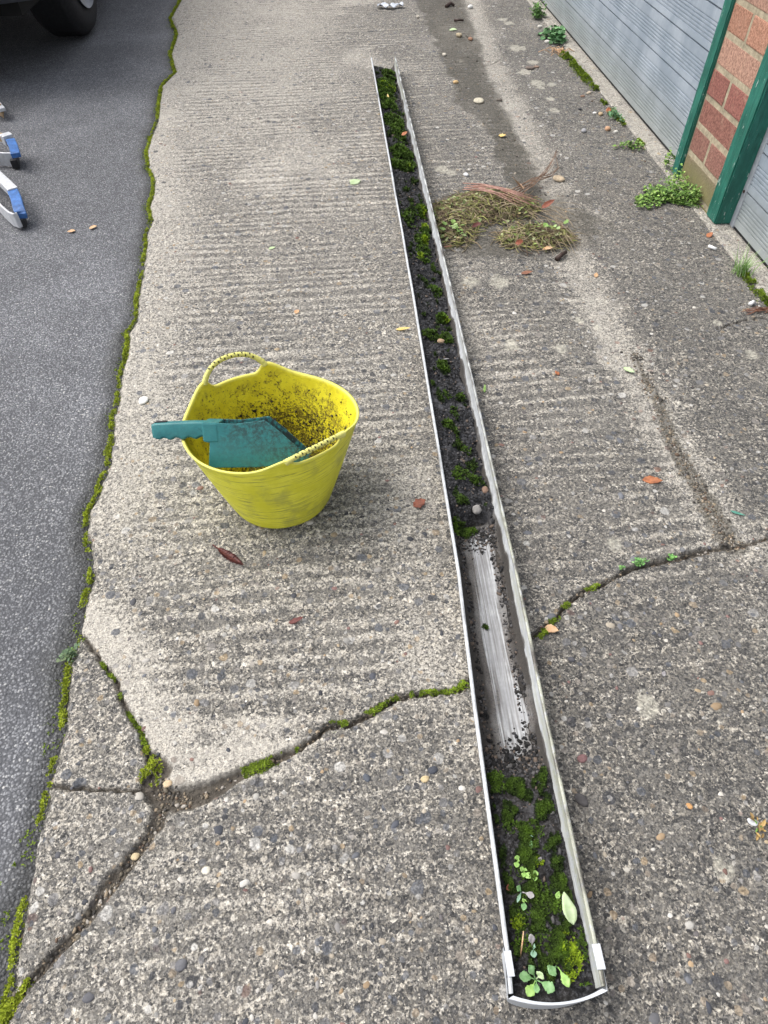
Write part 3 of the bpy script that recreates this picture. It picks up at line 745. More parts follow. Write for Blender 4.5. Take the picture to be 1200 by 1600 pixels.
# ------------------------------------------------------------------ gutter
GD, GT, GZ = .050, .0022, .0055                        # depth, wall, height of its underside
GY0, GY1 = .052, 3.165
def g_l(y): return np.interp(y, [.05, .09, .37, .585, 1.4, 3.17], [.1255, .129, .136, .1445, .1465, .1385])
def g_r(y): return np.interp(y, [.047, .09, .368, .585, 1.4, 3.17], [.2225, .2245, .2285, .2345, .2385, .2365])
def gprof(a, off=0.0):
    """unit profile: a in -1..1 -> (-1..1 across, 0..1 up); a square-ish half round"""
    th = a * np.pi / 2; n = 2.75
    return np.sign(a) * np.abs(np.sin(th)) ** (2 / n), 1 - np.abs(np.cos(th)) ** (2 / n)
def pz(x, y):
    """height of the inside of the gutter at x, y"""
    xc = (g_l(y) + g_r(y)) / 2; hw = (g_r(y) - g_l(y)) / 2
    t = np.clip(np.abs((x - xc) / hw), 0, .9999); n = 2.75
    return GZ + GT + (GD - GT) * (1 - (1 - t ** n) ** (1 / n))
STRIP = ats([(734, 826), (747, 890), (755, 953), (756, 1000), (770, 1047), (783, 1100), (784, 1125), (789, 1156), (803, 1216)], .006)
STRIP_R = ats([(760, 826), (768, 890), (775, 953), (784, 1000), (792, 1047), (813, 1100), (822, 1125), (812, 1156), (818, 1216)], .006)
def gutter_mat():
    t = NT('weathered_gutter_plastic', .6)
    A, _ = t.attr('A')                                   # grime, lichen, brushed clean
    st = t.noise(1, 4, .65, t.scale((420, 9, 420))); n = t.noise(70, 5, .7); nf = t.noise(330, 4, .7); nb = t.noise(16, 4, .6)
    c = t.mix(t.ss(n, .35, .7), (.43, .45, .47), (.64, .66, .67))
    c = t.mix(t.math('MULTIPLY', A[1], t.ss(n, .35, .52)), c, t.mix(nf, (.25, .26, .19), (.52, .53, .45)))
    c = t.mix(t.math('MULTIPLY', A[1], t.ss(nf, .60, .68)), c, (.16, .18, .08))
    c = t.mix(t.math('MULTIPLY', A[2], t.ss(st, .36, .62, .15, .9)), c, t.mix(nf, (.10, .096, .095), (.22, .212, .205)))
    c = t.mix(t.math('MULTIPLY', A[2], t.ss(nb, .3, .65, .30, .68)), c, (.21, .21, .215))
    g = t.ss(t.math('ADD', A[0], t.math('MULTIPLY', t.math('SUBTRACT', t.math('ADD', t.math('MULTIPLY', nf, .5), t.math('MULTIPLY', nb, .5)), .5), 1.9)), .52, .90)
    dirt = t.mix(nf, (.020, .019, .019), t.mix(nb, (.045, .040, .035), (.10, .088, .076)))
    film = t.ss(t.math('ADD', A[0], t.math('MULTIPLY', t.math('SUBTRACT', st, .5), .8)), .02, .34)
    c = t.mix(t.math('MULTIPLY', film, t.ss(nb, .25, .6, .80, .96)), c, t.mix(t.ss(nf, .35, .65), (.030, .027, .025), (.125, .108, .094)))
    c = t.mix(t.math('MULTIPLY', film, t.ss(nf, .58, .66, 0, .85)), c, (.02, .019, .018))
    c = t.mix(t.math('MULTIPLY', g, .95), c, dirt)
    t.bump(t.math('ADD', t.math('MULTIPLY', g, nf), t.math('MULTIPLY', st, .15)), .6, .0015)
    return t.out(c, t.math('ADD', .5, t.math('MULTIPLY', g, .4)), .4)
M['gutter'] = gutter_mat()
M['gutter_out'] = simple('grey_plastic', (.52, .545, .575), .12, 30, .45, .1)

gutter = empty('gutter', (.18, 1.6, 0), 'long removed pale grey plastic gutter lying on the concrete full of soil and moss', 'gutter')
def gutter_shell():
    ys = np.concatenate([np.arange(GY0 + .004, 1.0, .005), np.arange(1.0, GY1, .009), [GY1]]); a = np.linspace(-1, 1, 61)
    sx, sz = gprof(a); Y = np.repeat(ys[:, None], len(a), 1)
    xc = ((g_l(ys) + g_r(ys)) / 2)[:, None]; hw = ((g_r(ys) - g_l(ys)) / 2)[:, None]
    wob = .0009 * gn(ys[:, None] * 5, a[None] * 2, 3)
    XI = xc + (hw - GT) * sx[None] + wob; ZI = GZ + GT + (GD - GT) * sz[None] + 0 * Y
    XO = xc + hw * sx[None] + wob; ZO = GZ + GD * sz[None] - .0003 + 0 * Y
    t = sx[None] + 0 * Y
    up = sz[None] * np.ones_like(Y)
    grime = np.zeros_like(Y)
    sl = np.interp(Y, STRIP[::-1, 1], STRIP[::-1, 0]); sr = np.interp(Y, STRIP_R[::-1, 1], STRIP_R[::-1, 0])
    clean = sstep(-.010, .006, XI - sl + .004 * gn(Y * 14, XI * 500, 4)) * sstep(.010, -.006, XI - sr + .004 * gn(Y * 14, XI * 500, 5)) * (1 - sstep(.45, .8, up))
    low = 1 - sstep(.25, .75, up)
    # right wall: dirt line part of the way up; left wall: dirty
    line = .42 + .25 * fbm(Y * 9, Y * 0 + 2, 3, 6) + .07 * gn(Y * 60, Y * 0, 7)
    line = np.where(Y < .75, line + .05, line) - .8 * sstep(.05, .4, fbm(Y * 30, up * 2.5, 3, 27)) * (up - .4)
    grime = np.where(t > 0, 1 - sstep(line - .12, line + .12, up), 1 - .7 * sstep(.55, .95, up))
    out = np.maximum(np.maximum(sl - XI, XI - sr), 0) + .006 * fbm(Y * 8, XI * 120, 2, 14)
    bare = sstep(.285, .31, Y) * sstep(.725, .70, Y)
    grime = np.where(up < .45, np.where(bare > .5, .34 + .66 * sstep(.006, .024, out), grime), grime)
    fade = sstep(.285, .34, Y + .03 * gn(XI * 260, Y * 8, 15)) * sstep(.725, .66, Y + .03 * gn(XI * 260, Y * 8, 16))
    clean = clean * (.25 + .75 * fade)
    grime = np.clip(grime, 0, 1) * (1 - .95 * clean)
    lich = (t > 0) * sstep(.35, .8, up) * np.clip(sstep(.95, .6, Y) + sstep(2.2, 2.9, Y) * .8 + .35, 0, 1)
    lich = lich * sstep(-.35, .25, fbm(Y * 6, up * 2, 2, 12))
    A = np.stack([grime, lich, clean], -1)
    nI = Y.size; idx = np.arange(nI).reshape(Y.shape)
    # rim lips: fold outwards and down
    V = np.concatenate([np.stack([XI, Y, ZI], -1).reshape(-1, 3), np.stack([XO, Y, ZO], -1).reshape(-1, 3)])
    A2 = np.concatenate([A.reshape(-1, 3), np.zeros((nI, 3))])
    F = [np.stack([idx[:-1, :-1], idx[:-1, 1:], idx[1:, 1:], idx[1:, :-1]], -1).reshape(-1, 4)]
    j = idx + nI; F.append(np.stack([j[:-1, 1:], j[:-1, :-1], j[1:, :-1], j[1:, 1:]], -1).reshape(-1, 4))
    for e in (0, 1):                                     # open ends
        r_ = -1 if e else 0
        F.append(np.stack([idx[r_, :-1], idx[r_, 1:], j[r_, 1:], j[r_, :-1]], -1))
    V = V.copy(); F = np.concatenate(F)
    o = mesh('channel', V, F, M['gutter'], attrs={'A': A2}); local(o, gutter)
    # rolled rims
    for s_, nm in ((-1, 'left'), (1, 'right')):
        e = xc[:, 0] + s_ * hw[:, 0] + wob[:, 0 if s_ < 0 else -1]; z = GZ + GD + .0003 * np.sin(ys * 7)
        prof = np.array([(-.0026, -.0005), (-.0020, .0010), (.0, .0014), (.0018, .0010), (.0024, -.0006), (.0022, -.0060), (.0006, -.0064), (-.0002, -.0012)])
        if s_ < 0: prof = prof * np.array([-1, 1])
        n = len(prof); V = np.stack([e[:, None] + prof[None, :, 0], np.repeat(ys[:, None], n, 1), z[:, None] + prof[None, :, 1]], -1).reshape(-1, 3)
        ii = np.arange(len(ys) * n).reshape(len(ys), n); jj = np.roll(ii, -1, 1)
        F = np.stack([ii[:-1], jj[:-1], jj[1:], ii[1:]], -1).reshape(-1, 4)
        Aq = np.zeros((len(V), 3))
        if s_ > 0:
            yy = V[:, 1]; Aq[:, 1] = .75 * sstep(1.1, .5, yy) + .35; Aq[:, 0] = .16 + .34 * fbm(yy * 22, yy * 0, 3, 3)
        else: Aq[:, 0] = np.clip(.02 + .32 * fbm(V[:, 1] * 9, V[:, 1] * 0, 3, 8), 0, .4)
        o = mesh('rim', V, F, M['gutter'], attrs={'A': Aq}); local(o, gutter)
        bm = bmesh.new(); bm.from_mesh(o.data); bmesh.ops.recalc_face_normals(bm, faces=list(bm.faces)); bm.to_mesh(o.data); bm.free()
gutter_shell()
def stop_end():
    """sleeve round the near end with a bowed face and two clips over the rims"""
    ys = np.array([GY0, GY0 + .022, GY0 + .0445]); a = np.linspace(-1, 1, 49); sx, sz = gprof(a)
    V = []; F = []
    o1, o2 = .0012, .0034
    def ring(y, off, bow=False):
        xc = (g_l(y) + g_r(y)) / 2; hw = (g_r(y) - g_l(y)) / 2 + off
        yy = y - (.0085 * (1 - sx ** 2) if bow else 0 * sx)
        return np.stack([xc + hw * sx, yy + 0 * sx, GZ - off + (GD + off + .001) * sz], 1)
    rings = [ring(ys[2], o1), ring(ys[2], o2), ring(ys[0], o2, True), ring(ys[0] + .0022, o1 - .003, True)]
    # outer sleeve, front face, inside of the face
    V = np.concatenate(rings); n = len(a)
    for k in range(3):
        i = np.arange(n - 1) + k * n; F.append(np.stack([i, i + 1, i + 1 + n, i + n], -1))
    F = np.concatenate(F).tolist()
    # face plate: outer and inner skins
    def plate(r, y_in):
        top = r.copy(); b = len(V_); 
        return top
    b = len(V); mid_o = rings[2].copy(); mid_i = rings[3].copy()
    topz = GZ + GD + .001
    to = mid_o.copy(); to[:, 2] = topz; ti = mid_i.copy(); ti[:, 2] = topz
    V = np.concatenate([V, to, ti])
    i = np.arange(n - 1)
    F += np.stack([2 * n + i, 2 * n + i + 1, b + i + 1, b + i], -1).tolist()
    F += np.stack([b + i, b + i + 1, b + n + i + 1, b + n + i], -1).tolist()
    F += np.stack([b + n + i, b + n + i + 1, 3 * n + i + 1, 3 * n + i], -1).tolist()
    o = mesh('end_cap', V, F, M['gutter_out'], smooth=False); local(o, gutter)
    bm = bmesh.new(); bm.from_mesh(o.data); bmesh.ops.recalc_face_normals(bm, faces=list(bm.faces)); bm.to_mesh(o.data); bm.free()
    o['label'] = 'bowed grey stop end with two clips'
    for s_ in (-1, 1):
        y1 = GY0 + .040; y0 = y1 - .022
        e0 = (g_l(y1) if s_ < 0 else g_r(y1)); mb = MB()
        xa, xb = (e0 - .0042, e0 + .0034) if s_ < 0 else (e0 - .0048, e0 + .0044)
        mb.box(xa, xb, y0, y1 + .001, GZ + GD + .0016, GZ + GD + .0036, .0006)
        xo = xa if s_ < 0 else xb
        mb.box(min(xo, xo - s_ * .002), max(xo, xo - s_ * .002), y0, y1 + .001, GZ + GD - .02, GZ + GD + .003, .0006)
        c = mb.build('clip', M['gutter_out']); c.parent = o
stop_end()

# soil in the gutter ------------------------------------------------
def fill_h(x, y):
    """height of the soil above the ground in the gutter"""
    s = sstep(.70, .735, y); e = sstep(.315, .275, y)
    xc = (g_l(y) + g_r(y)) / 2; u = (x - xc) / ((g_r(y) - g_l(y)) / 2)
    far = .0265 + .008 * fbm(y * 6, x * 10, 2, 3) - .012 * u + .004 * sstep(.9, .74, y)
    far = far - .012 * sstep(3.0, 3.16, y)
    near = .026 + .005 * fbm(y * 12, x * 14, 2, 5) + .007 * sstep(.16, .05, y)
    mid = -.004 + .016 * sstep(-.35, -.8, u) + .016 * sstep(.45, .7, u) + .005 * gn(x * 90, y * 60, 16) + .004 * gn(x * 60, y * 25, 6)
    mid = mid - .012 * ((x > np.interp(y, STRIP[::-1, 1], STRIP[::-1, 0]) - .004) & (x < np.interp(y, STRIP_R[::-1, 1], STRIP_R[::-1, 0]) + .004))
    h = np.where(y > .5, mid * (1 - s) + far * s, mid * (1 - e) + near * e)
    rough = np.where(y > .72, 1.0, np.where(y < .29, .6, .5))
    h = h + rough * (.0065 * fbm(x * 60, y * 60, 3, 8) + .0026 * gn(x * 240, y * 240, 9) + .006 * gn(x * 25, y * 22, 18))
    return h + GZ
def soil():
    ys = np.concatenate([np.arange(GY0 + .003, .9, .0021), np.arange(.9, 1.8, .0034), np.arange(1.8, GY1 - .004, .0055)])
    nx = 50; u = np.linspace(-.97, .97, nx)
    xc = ((g_l(ys) + g_r(ys)) / 2)[:, None]; hw = ((g_r(ys) - g_l(ys)) / 2)[:, None] - .001
    X = xc + hw * u[None]; Y = np.repeat(ys[:, None], nx, 1)
    Y = Y - .0085 * (1 - u[None] ** 2) * sstep(.10, .056, ys)[:, None]
    Z = fill_h(X, Y); P = pz(X, Y); Z = np.where(Z < P + .0002, P - .0013, Z)
    idx = np.arange(X.size).reshape(X.shape); F = np.stack([idx[:-1, :-1], idx[:-1, 1:], idx[1:, 1:], idx[1:, :-1]], -1).reshape(-1, 4)
    t = NT('black_gutter_soil', .95); n = t.noise(230, 5, .7); nb = t.noise(22, 4, .6); A, _ = t.attr('A')
    c = t.mix(t.ss(n, .42, .72), (.012, .012, .013), (.085, .086, .094))
    c = t.mix(t.ss(nb, .5, .72, 0, .5), c, t.mix(n, (.05, .05, .056), (.19, .193, .21)))
    c = t.mix(t.math('MULTIPLY', A[0], t.ss(nb, .3, .6)), c, t.mix(n, (.022, .019, .016), (.12, .103, .085)))
    t.bump(n, .9, .003)
    A_ = np.zeros((X.size, 3)); A_[:, 0] = (sstep(.75, .68, Y) * (.22 + .5 * sstep(.25, .35, Y))).ravel()
    o = mesh('gutter_soil', np.stack([X, Y, Z], -1).reshape(-1, 3), F, t.out(c, .95, .2), attrs={'A': A_})
    tag(o, 'black crumbly soil and silt lying in the gutter', 'soil', kind='stuff')
    # crumbs
    r = np.random.default_rng(8); n = 7400
    y = np.concatenate([r.uniform(.72, 3.14, 3600), r.uniform(.06, .72, 1600), .71 - np.abs(r.normal(0, .022, 700)), .29 + np.abs(r.normal(0, .022, 700)), r.uniform(.3, .7, 800)]); uu = r.uniform(-.9, .9, n); uu[-800:] = np.where(r.uniform(0, 1, 800) < .6, -.55 - np.abs(r.normal(0, .16, 800)), .5 + np.abs(r.normal(0, .12, 800))).clip(-.9, .9)
    x = (g_l(y) + g_r(y)) / 2 + uu * ((g_r(y) - g_l(y)) / 2 - .003)
    h = fill_h(x, y); p = pz(x, y)
    keep = (np.arange(n) >= 5200) | ((h > p) & ((y > .7) | (r.uniform(0, 1, n) < .7))); h = np.maximum(h, p); x, y, h = x[keep], y[keep], h[keep]
    rad = np.clip(r.lognormal(math.log(.0016), .4, len(x)), .0007, .0048); rad = rad * np.where((((y > .33) & (y < .66)) | ((y > .6) & (y < .72))) & (np.arange(len(y)) % 2 == 0), .65, 1)
    v, f, k = lumps(np.stack([x, y, h + rad * .3], 1), rad, .8, .35, 9)
    pal = np.array([(.018, .017, .017), (.03, .028, .027), (.06, .058, .06), (.012, .012, .012), (.10, .095, .095), (.13, .10, .08), (.02, .02, .022)])
    o = mesh('soil_crumbs', v, f, M['crumb'], attrs={'V': pal[r.integers(0, len(pal), len(x))][k]})
    tag(o, 'loose dark soil crumbs on the gutter silt', 'soil', kind='stuff')
soil()

def gutter_moss(name, spots, dens, size, mat, label, seed, bumpy=.008):
    """spots: photo pixel x, y, half width and half height in pixels"""
    r = np.random.default_rng(seed); Q = []; T = []
    for (px, py, rx, ry, amt) in spots:
        c = at(px, py, .036); ex_ = at(px + rx, py, .036); ey_ = at(px, py - ry, .036)
        a, b = abs(ex_[0] - c[0]), abs(ey_[1] - c[1])
        m = int(math.pi * a * b * dens * amt) + 6
        rr = np.sqrt(r.uniform(0, 1, m)); th = r.uniform(0, 2 * np.pi, m)
        x = c[0] + a * rr * np.cos(th) ; y = c[1] + b * rr * np.sin(th)
        g = fbm(x * 55, y * 55, 2, seed + 3)
        k = (g + .5 * (1 - rr) > -.05) & (x > g_l(y) + .006) & (x < g_r(y) - .006) & (y > GY0 + .008)
        x, y, rr, g = x[k], y[k], rr[k], g[k]
        z = np.maximum(fill_h(x, y), pz(x, y)) + bumpy * (1 - rr ** 2) * (.5 + np.clip(g, -.3, .7)) + r.uniform(-.001, .001, len(x))
        Q.append(np.stack([x, y, z], 1)); T.append(.35 + .9 * g)
    q = np.concatenate(Q); tn = np.concatenate(T)
    v, f, var = tufts(q, size * r.uniform(.7, 1.3, len(q)), 5, seed)
    tone = np.clip(np.repeat(tn, 20) * .7 + var * .4, 0, 1)
    return tag(mesh(name, v, f, mat, smooth=False, attrs={'V': np.stack([tone] * 3, 1)}), label, 'moss', kind='stuff')
gutter_moss('gutter_moss', [(604, 135, 14, 12, 1), (603, 152, 15, 8, .6), (606, 165, 14, 10, .5), (615, 190, 16, 12, .5), (622, 205, 12, 14, .35), (628, 240, 18, 12, .5), (630, 258, 20, 8, 1), (608, 115, 12, 8, .4)],
            150000, .0095, M['moss_gutter'], 'dark green moss at the far end of the gutter', 61, .014)
gutter_moss('gutter_moss', [(660, 325, 10, 10, 1), (664, 360, 7, 12, .8), (655, 372, 8, 10, .6), (662, 395, 12, 14, .4), (690, 492, 9, 9, .9), (675, 525, 16, 10, .5), (697, 525, 10, 9, .8), (693, 572, 12, 9, .7), (640, 340, 14, 14, .25), (680, 450, 12, 10, .4)],
            200000, .0065, M['moss_gutter'], 'scattered moss tufts along the upper middle of the gutter', 63, .010)
gutter_moss('gutter_moss', [(702, 668, 10, 9, .7), (728, 700, 10, 8, .3), (722, 745, 18, 10, .5), (740, 748, 10, 8, .5), (725, 815, 22, 12, .9), (757, 965, 8, 8, .9), (700, 615, 8, 8, .3), (710, 640, 8, 8, .3)],
            240000, .0050, M['moss_gutter'], 'sparse moss near the soil bank in the middle of the gutter', 65, .008)
gutter_moss('gutter_moss', [(775, 1212, 14, 14, .9), (782, 1232, 14, 12, .7), (806, 1218, 12, 6, .4), (795, 1290, 18, 14, .35), (828, 1295, 22, 18, .8), (836, 1325, 18, 22, .9), (838, 1345, 16, 16, .9), (815, 1360, 20, 18, .3), (850, 1390, 22, 30, .4), (835, 1415, 40, 24, .45), (810, 1440, 14, 18, .9), (870, 1400, 16, 30, .25), (820, 1475, 22, 14, .5), (850, 1470, 22, 18, .4), (915, 1545, 16, 10, .5), (812, 1556, 8, 8, .7), (905, 1470, 14, 40, .35), (860, 1500, 30, 20, .25)],
            330000, .0036, M['moss_gutter'], 'dark moss carpet around the seedlings at the near end of the gutter', 67, .006)
gutter_moss('lime_moss', [(875, 1462, 13, 16, 1), (884, 1480, 20, 18, 1), (893, 1500, 18, 18, .9), (890, 1520, 12, 12, .7), (810, 1440, 10, 12, .8), (838, 1338, 12, 16, .5)],
            340000, .0038, M['moss_lime'], 'bright lime green moss cushions at the near end of the gutter', 69, .010)
gutter_moss('lime_moss', [(604, 137, 13, 8, .8), (660, 325, 6, 7, 1), (664, 352, 4, 8, 1), (634, 258, 12, 5, .8), (695, 493, 7, 5, 1), (664, 375, 4, 6, 1), (658, 400, 5, 6, .6)],
            180000, .0075, M['moss_lime'], 'bright green moss tufts in the far half of the gutter', 71, .012)

def thin_moss(name, y0, y1, n, gate, size, mat, label, seed, fx=40, fy=22):
    """thin moss growing in irregular patches over the soil"""
    r = np.random.default_rng(seed); y = r.uniform(y0, y1, n); u = r.uniform(-.86, .86, n)
    x = (g_l(y) + g_r(y)) / 2 + u * ((g_r(y) - g_l(y)) / 2 - .004)
    g = fbm(x * fx, y * fy, 3, seed + 1) - .10 * np.abs(u); h = fill_h(x, y); p = pz(x, y)
    k = (g > gate) & (h > p); x, y, h, g = x[k], y[k], h[k], g[k]
    z = h + .006 * np.clip((g - gate) * 3, 0, 1) + r.uniform(-.001, .001, len(x))
    v, f, var = tufts(np.stack([x, y, z], 1), size * r.uniform(.7, 1.3, len(x)), 5, seed)
    tone = np.clip(np.repeat((g - gate) * 1.3, 20) + var * .28 - .08, 0, 1)
    return tag(mesh(name, v, f, mat, smooth=False, attrs={'V': np.stack([tone] * 3, 1)}), label, 'moss', kind='stuff')
thin_moss('thin_moss', .74, 3.12, 30000, .27, .0055, M['moss_gutter'], 'thin dark moss patches over the black soil in the far part of the gutter', 81)
thin_moss('thin_moss', .065, .29, 20000, .02, .0030, M['moss_gutter'], 'thin dark moss film between the seedlings at the near end', 83, 55, 40)

# ------------------------------------------------------------------ leaves and plants
def blade(L, Wd, curl=.2, fold=.15, lobed=0.0, nx=9, tip=1.0, twist=0.0, seed=0, widest=.8):
    """a leaf along +x: vertices, quads"""
    r = random.Random(seed); V = []; F = []; ny = 5
    for i in range(nx):
        t = i / (nx - 1); w = (math.sin(math.pi * min(1, t ** widest * .98 + .01)) ** .8) * (1 - (1 - tip) * 0)
        w = max(w, .05) * Wd / 2 * (1 + lobed * math.sin(i * 2.4) + r.uniform(-.08, .08))
        for j in range(ny):
            s = j / (ny - 1) * 2 - 1
            z = curl * L * (t ** 2) + fold * abs(s) * w * 1.2 + .04 * Wd * math.sin(6 * t + 3 * s + seed)
            V.append((t * L, s * w + twist * t * L * t, z))
    for i in range(nx - 1):
        for j in range(ny - 1):
            a = i * ny + j; F.append((a, a + 1, a + ny + 1, a + ny))
    return V, F
def xf(V, ang=0, pitch=0, roll=0, loc=(0, 0, 0)):
    m = Matrix.Translation(Vector(loc)) @ Matrix.Rotation(ang, 4, 'Z') @ Matrix.Rotation(-pitch, 4, 'Y') @ Matrix.Rotation(roll, 4, 'X')
    return [tuple(m @ Vector(p)) for p in V]
LM = {}
def lm(key, c, c2, rough=.6):
    if key not in LM: LM[key] = leaf_mat(key + '_leaf', c, c2, rough)
    return LM[key]
lm('orange', (.42, .16, .07), (.30, .11, .05)); lm('peach', (.58, .33, .17), (.62, .42, .25)); lm('russet', (.25, .08, .045), (.16, .05, .03)); lm('maroon', (.13, .035, .03), (.08, .025, .022))
lm('pale_green', (.40, .52, .27), (.48, .58, .36)); lm('green', (.14, .28, .06), (.22, .38, .09)); lm('yellow', (.58, .40, .11), (.66, .50, .22)); lm('teal', (.06, .20, .15), (.09, .26, .20))
lm('dark', (.035, .022, .018), (.06, .035, .028)); lm('blue_green', (.17, .30, .20), (.26, .40, .30)); lm('mauve', (.26, .24, .25), (.36, .35, .34)); lm('fresh', (.24, .42, .10), (.34, .52, .16)); lm('brown', (.20, .09, .055), (.28, .13, .08))
lm('mint', (.15, .30, .11), (.24, .41, .19))

def fallen(px, py, L, Wd, deg, key, label, curl=.12, lobed=.0, z=None, name='fallen_leaf', cat='leaf', group=None, fold=.2, seed=None):
    """a leaf lying at a photo pixel; L and Wd in millimetres, deg on the ground from +X"""
    p = at(px, py, z if z is not None else 0.002); seed = seed if seed is not None else int(px + py)
    V, F = blade(L / 1000, Wd / 1000, curl, fold, lobed, seed=seed)
    V = xf(V, math.radians(deg), 0, .15)
    zz = (slab_z(p[0], p[1])[0] if z is None else z) + .0016
    if z is None and p[0] < edge_x(np.array([p[1]]))[0]: zz = -.004
    V = [(a - .5 * L / 1000 * math.cos(math.radians(deg)), b - .5 * L / 1000 * math.sin(math.radians(deg)), c) for a, b, c in V]
    o = mesh(name, V, F, LM[key]); o.location = (p[0], p[1], zz)
    s = o.modifiers.new('thickness', 'SOLIDIFY'); s.thickness = .0005
    return tag(o, label, cat, group)

fallen(555, 285, 40, 30, 40, 'pale_green', 'pale green oval leaf on the concrete left of the gutter', .05)
fallen(630, 514, 34, 10, -5, 'yellow', 'narrow yellow leaf beside the left edge of the gutter', .15)
fallen(425, 388, 20, 10, 25, 'pale_green', 'small pale green leaf on the concrete above the yellow tub', .1)
fallen(464, 487, 16, 12, 60, 'peach', 'small square peach coloured leaf scrap above the yellow tub', .1)
fallen(655, 788, 24, 19, 20, 'russet', 'crumpled russet leaf between the yellow tub and the gutter', .35, .2)
fallen(463, 970, 24, 9, 15, 'maroon', 'small curled dark red leaf below the yellow tub', .3, .15)
fallen(1020, 749, 36, 17, -12, 'orange', 'orange brown leaf on the concrete left of the sandy channel', .12, .12)
fallen(862, 983, 22, 13, -25, 'peach', 'peach coloured leaf on the crack just right of the gutter', .15, .1)
fallen(823, 427, 30, 13, 5, 'brown', 'dull brown leaf below the heap of pulled weeds', .1, .1)
fallen(932, 427, 16, 11, 70, 'peach', 'small salmon leaf in the pale channel below the weed heap', .3)
fallen(757, 608, 22, 6, 80, 'fresh', 'slim fresh green leaf right of the gutter rim', .2)
fallen(870, 584, 14, 10, 110, 'orange', 'tiny orange leaf on the concrete between gutter and channel', .2)
fallen(984, 576, 30, 13, -60, 'pale_green', 'pale green folded leaf in the upper channel crack', .2, .1)
fallen(1155, 799, 26, 5, -35, 'teal', 'slender bluish green leaf beside the sandy channel', .1)
fallen(708, 47, 36, 24, 0, 'pale_green', 'pale green round leaf in the damp channel at the top', .05)
fallen(785, 212, 28, 20, -30, 'yellow', 'ragged yellow leaf in the damp channel above the weed heap', .2, .35)
fallen(1108, 368, 18, 15, 30, 'orange', 'curled orange leaf at the foot of the wider green post', .5, .1)
fallen(950, 175, 24, 20, 80, 'orange', 'reddish orange leaf scrap in the mossy joint under the far door', .5)
fallen(606, 152, 26, 8, 95, 'yellow', 'thin yellow leaf on the far gutter moss', .2, z=.046)
fallen(632, 211, 22, 15, 30, 'orange', 'small orange leaf against the right wall of the gutter', .3, z=.046)
fallen(700, 386, 26, 7, 0, 'brown', 'brown leaf strip just below the left end of the weed heap', .1)
fallen(697, 562, 12, 2.6, 0, 'mauve', 'pale leaf stalk across the gutter soil', .1, z=.041)
fallen(1037, 1053, 9, 7, 60, 'mauve', 'tiny white chip on the right hand concrete', .1, name='paper_scrap', cat='litter')

def catkin():
    """dark red feathery sprig on the concrete below the tub"""
    a, b = at(338, 857), at(378, 884); ax = (b - a)[:2]; L = np.hypot(*ax); d = ax / L; n = np.array([-d[1], d[0]])
    V = []; F = []; r = random.Random(3)
    for i in range(30):
        t = .08 + .9 * i / 29; w = .007 * math.sin(math.pi * min(1, t * 1.05)) + .002
        for s in (-1, 1):
            q = a[:2] + d * L * t; e = q + d * .006 + n * s * w
            z0 = .004 + r.uniform(0, .002); b_ = len(V)
            V += [(*q, z0), (*(q + d * .0030 + n * s * w * .6), z0 + .002), (*e, z0 - .001), (*(q + d * .004), z0 + .0005)]
            F.append((b_, b_ + 1, b_ + 2, b_ + 3))
    mb = MB(); mb.add(V, F); mb.tube([(*(a[:2] + d * L * t), .0045 - .001 * t) for t in np.linspace(-.12, 1, 7)], .0013, 6)
    o = mb.build('leaf_sprig', LM['maroon'], fix=False); tag(o, 'dark red feathery sprig lying below the yellow tub', 'sprig')
catkin()

def stone(px, py, mm, col, label, flat=.6, z=None, name='stone', cat='stone', seed=0, group=None):
    p = at(px, py); r = np.random.default_rng(int(px * 7 + py) + seed); bv, bf = ICO2
    d = bv / np.linalg.norm(bv, axis=1)[:, None]
    v = bv * (1 + .22 * fbm(d[:, 0] * 1.6 + px, d[:, 1] * 1.6 + d[:, 2], 2, 5))[:, None] * np.array([1.15, .88, flat]) * mm * (.72 if py > 1000 else .9) / 2000
    a = r.uniform(0, 6.28); v = np.stack([v[:, 0] * math.cos(a) - v[:, 1] * math.sin(a), v[:, 0] * math.sin(a) + v[:, 1] * math.cos(a), v[:, 2]], 1)
    key = 'stone_%d_%d_%d' % tuple(int(c * 100) for c in col)
    if key not in M: M[key] = simple('stone_surface', col, .3, 120, .85, .4)
    o = mesh(name, v, bf, M[key]); o.location = (p[0], p[1], (slab_z(p[0], p[1])[0] if z is None else z) + mm / 2000 * flat * (.05 if py > 1000 and z is None else .6))
    return tag(o, label, cat, group)
stone(949, 203, 26, (.50, .30, .18), 'rounded orange tan stone beside the mossy joint')
stone(912, 206, 24, (.30, .30, .31), 'grey pebble left of the tan stones by the joint')
stone(938, 180, 22, (.48, .36, .22), 'tan pebble touching the mossy joint under the far door')
stone(962, 207, 18, (.55, .53, .48), 'pale pebble just right of the orange tan stone')
stone(910, 152, 17, (.30, .19, .13), 'small brown pebble below the moss cushions')
stone(920, 147, 20, (.50, .42, .32), 'buff pebble against the moss cushions')
stone(929, 178, 15, (.72, .71, .68), 'small white pebble near the mossy joint')
stone(906, 172, 14, (.04, .04, .045), 'small black pebble on the concrete below the far door')
stone(873, 278, 42, (.50, .40, .28), 'flat tan stone at the end of the pulled roots', .35)
stone(828, 107, 40, (.16, .13, .11), 'flat dark brown flake among the pale lichen spots', .3)
stone(838, 105, 26, (.28, .20, .15), 'brown chip beside the flat dark flake', .4)
stone(855, 67, 26, (.62, .60, .55), 'white pebble beside the round leaved weed')
stone(843, 44, 26, (.58, .56, .50), 'pale pebble between the two weeds at the far sill')
stone(850, 60, 22, (.26, .20, .16), 'brown pebble left of the round leaved weed')
stone(717, 57, 34, (.40, .33, .22), 'tan stone in the damp channel beside the round green leaf')
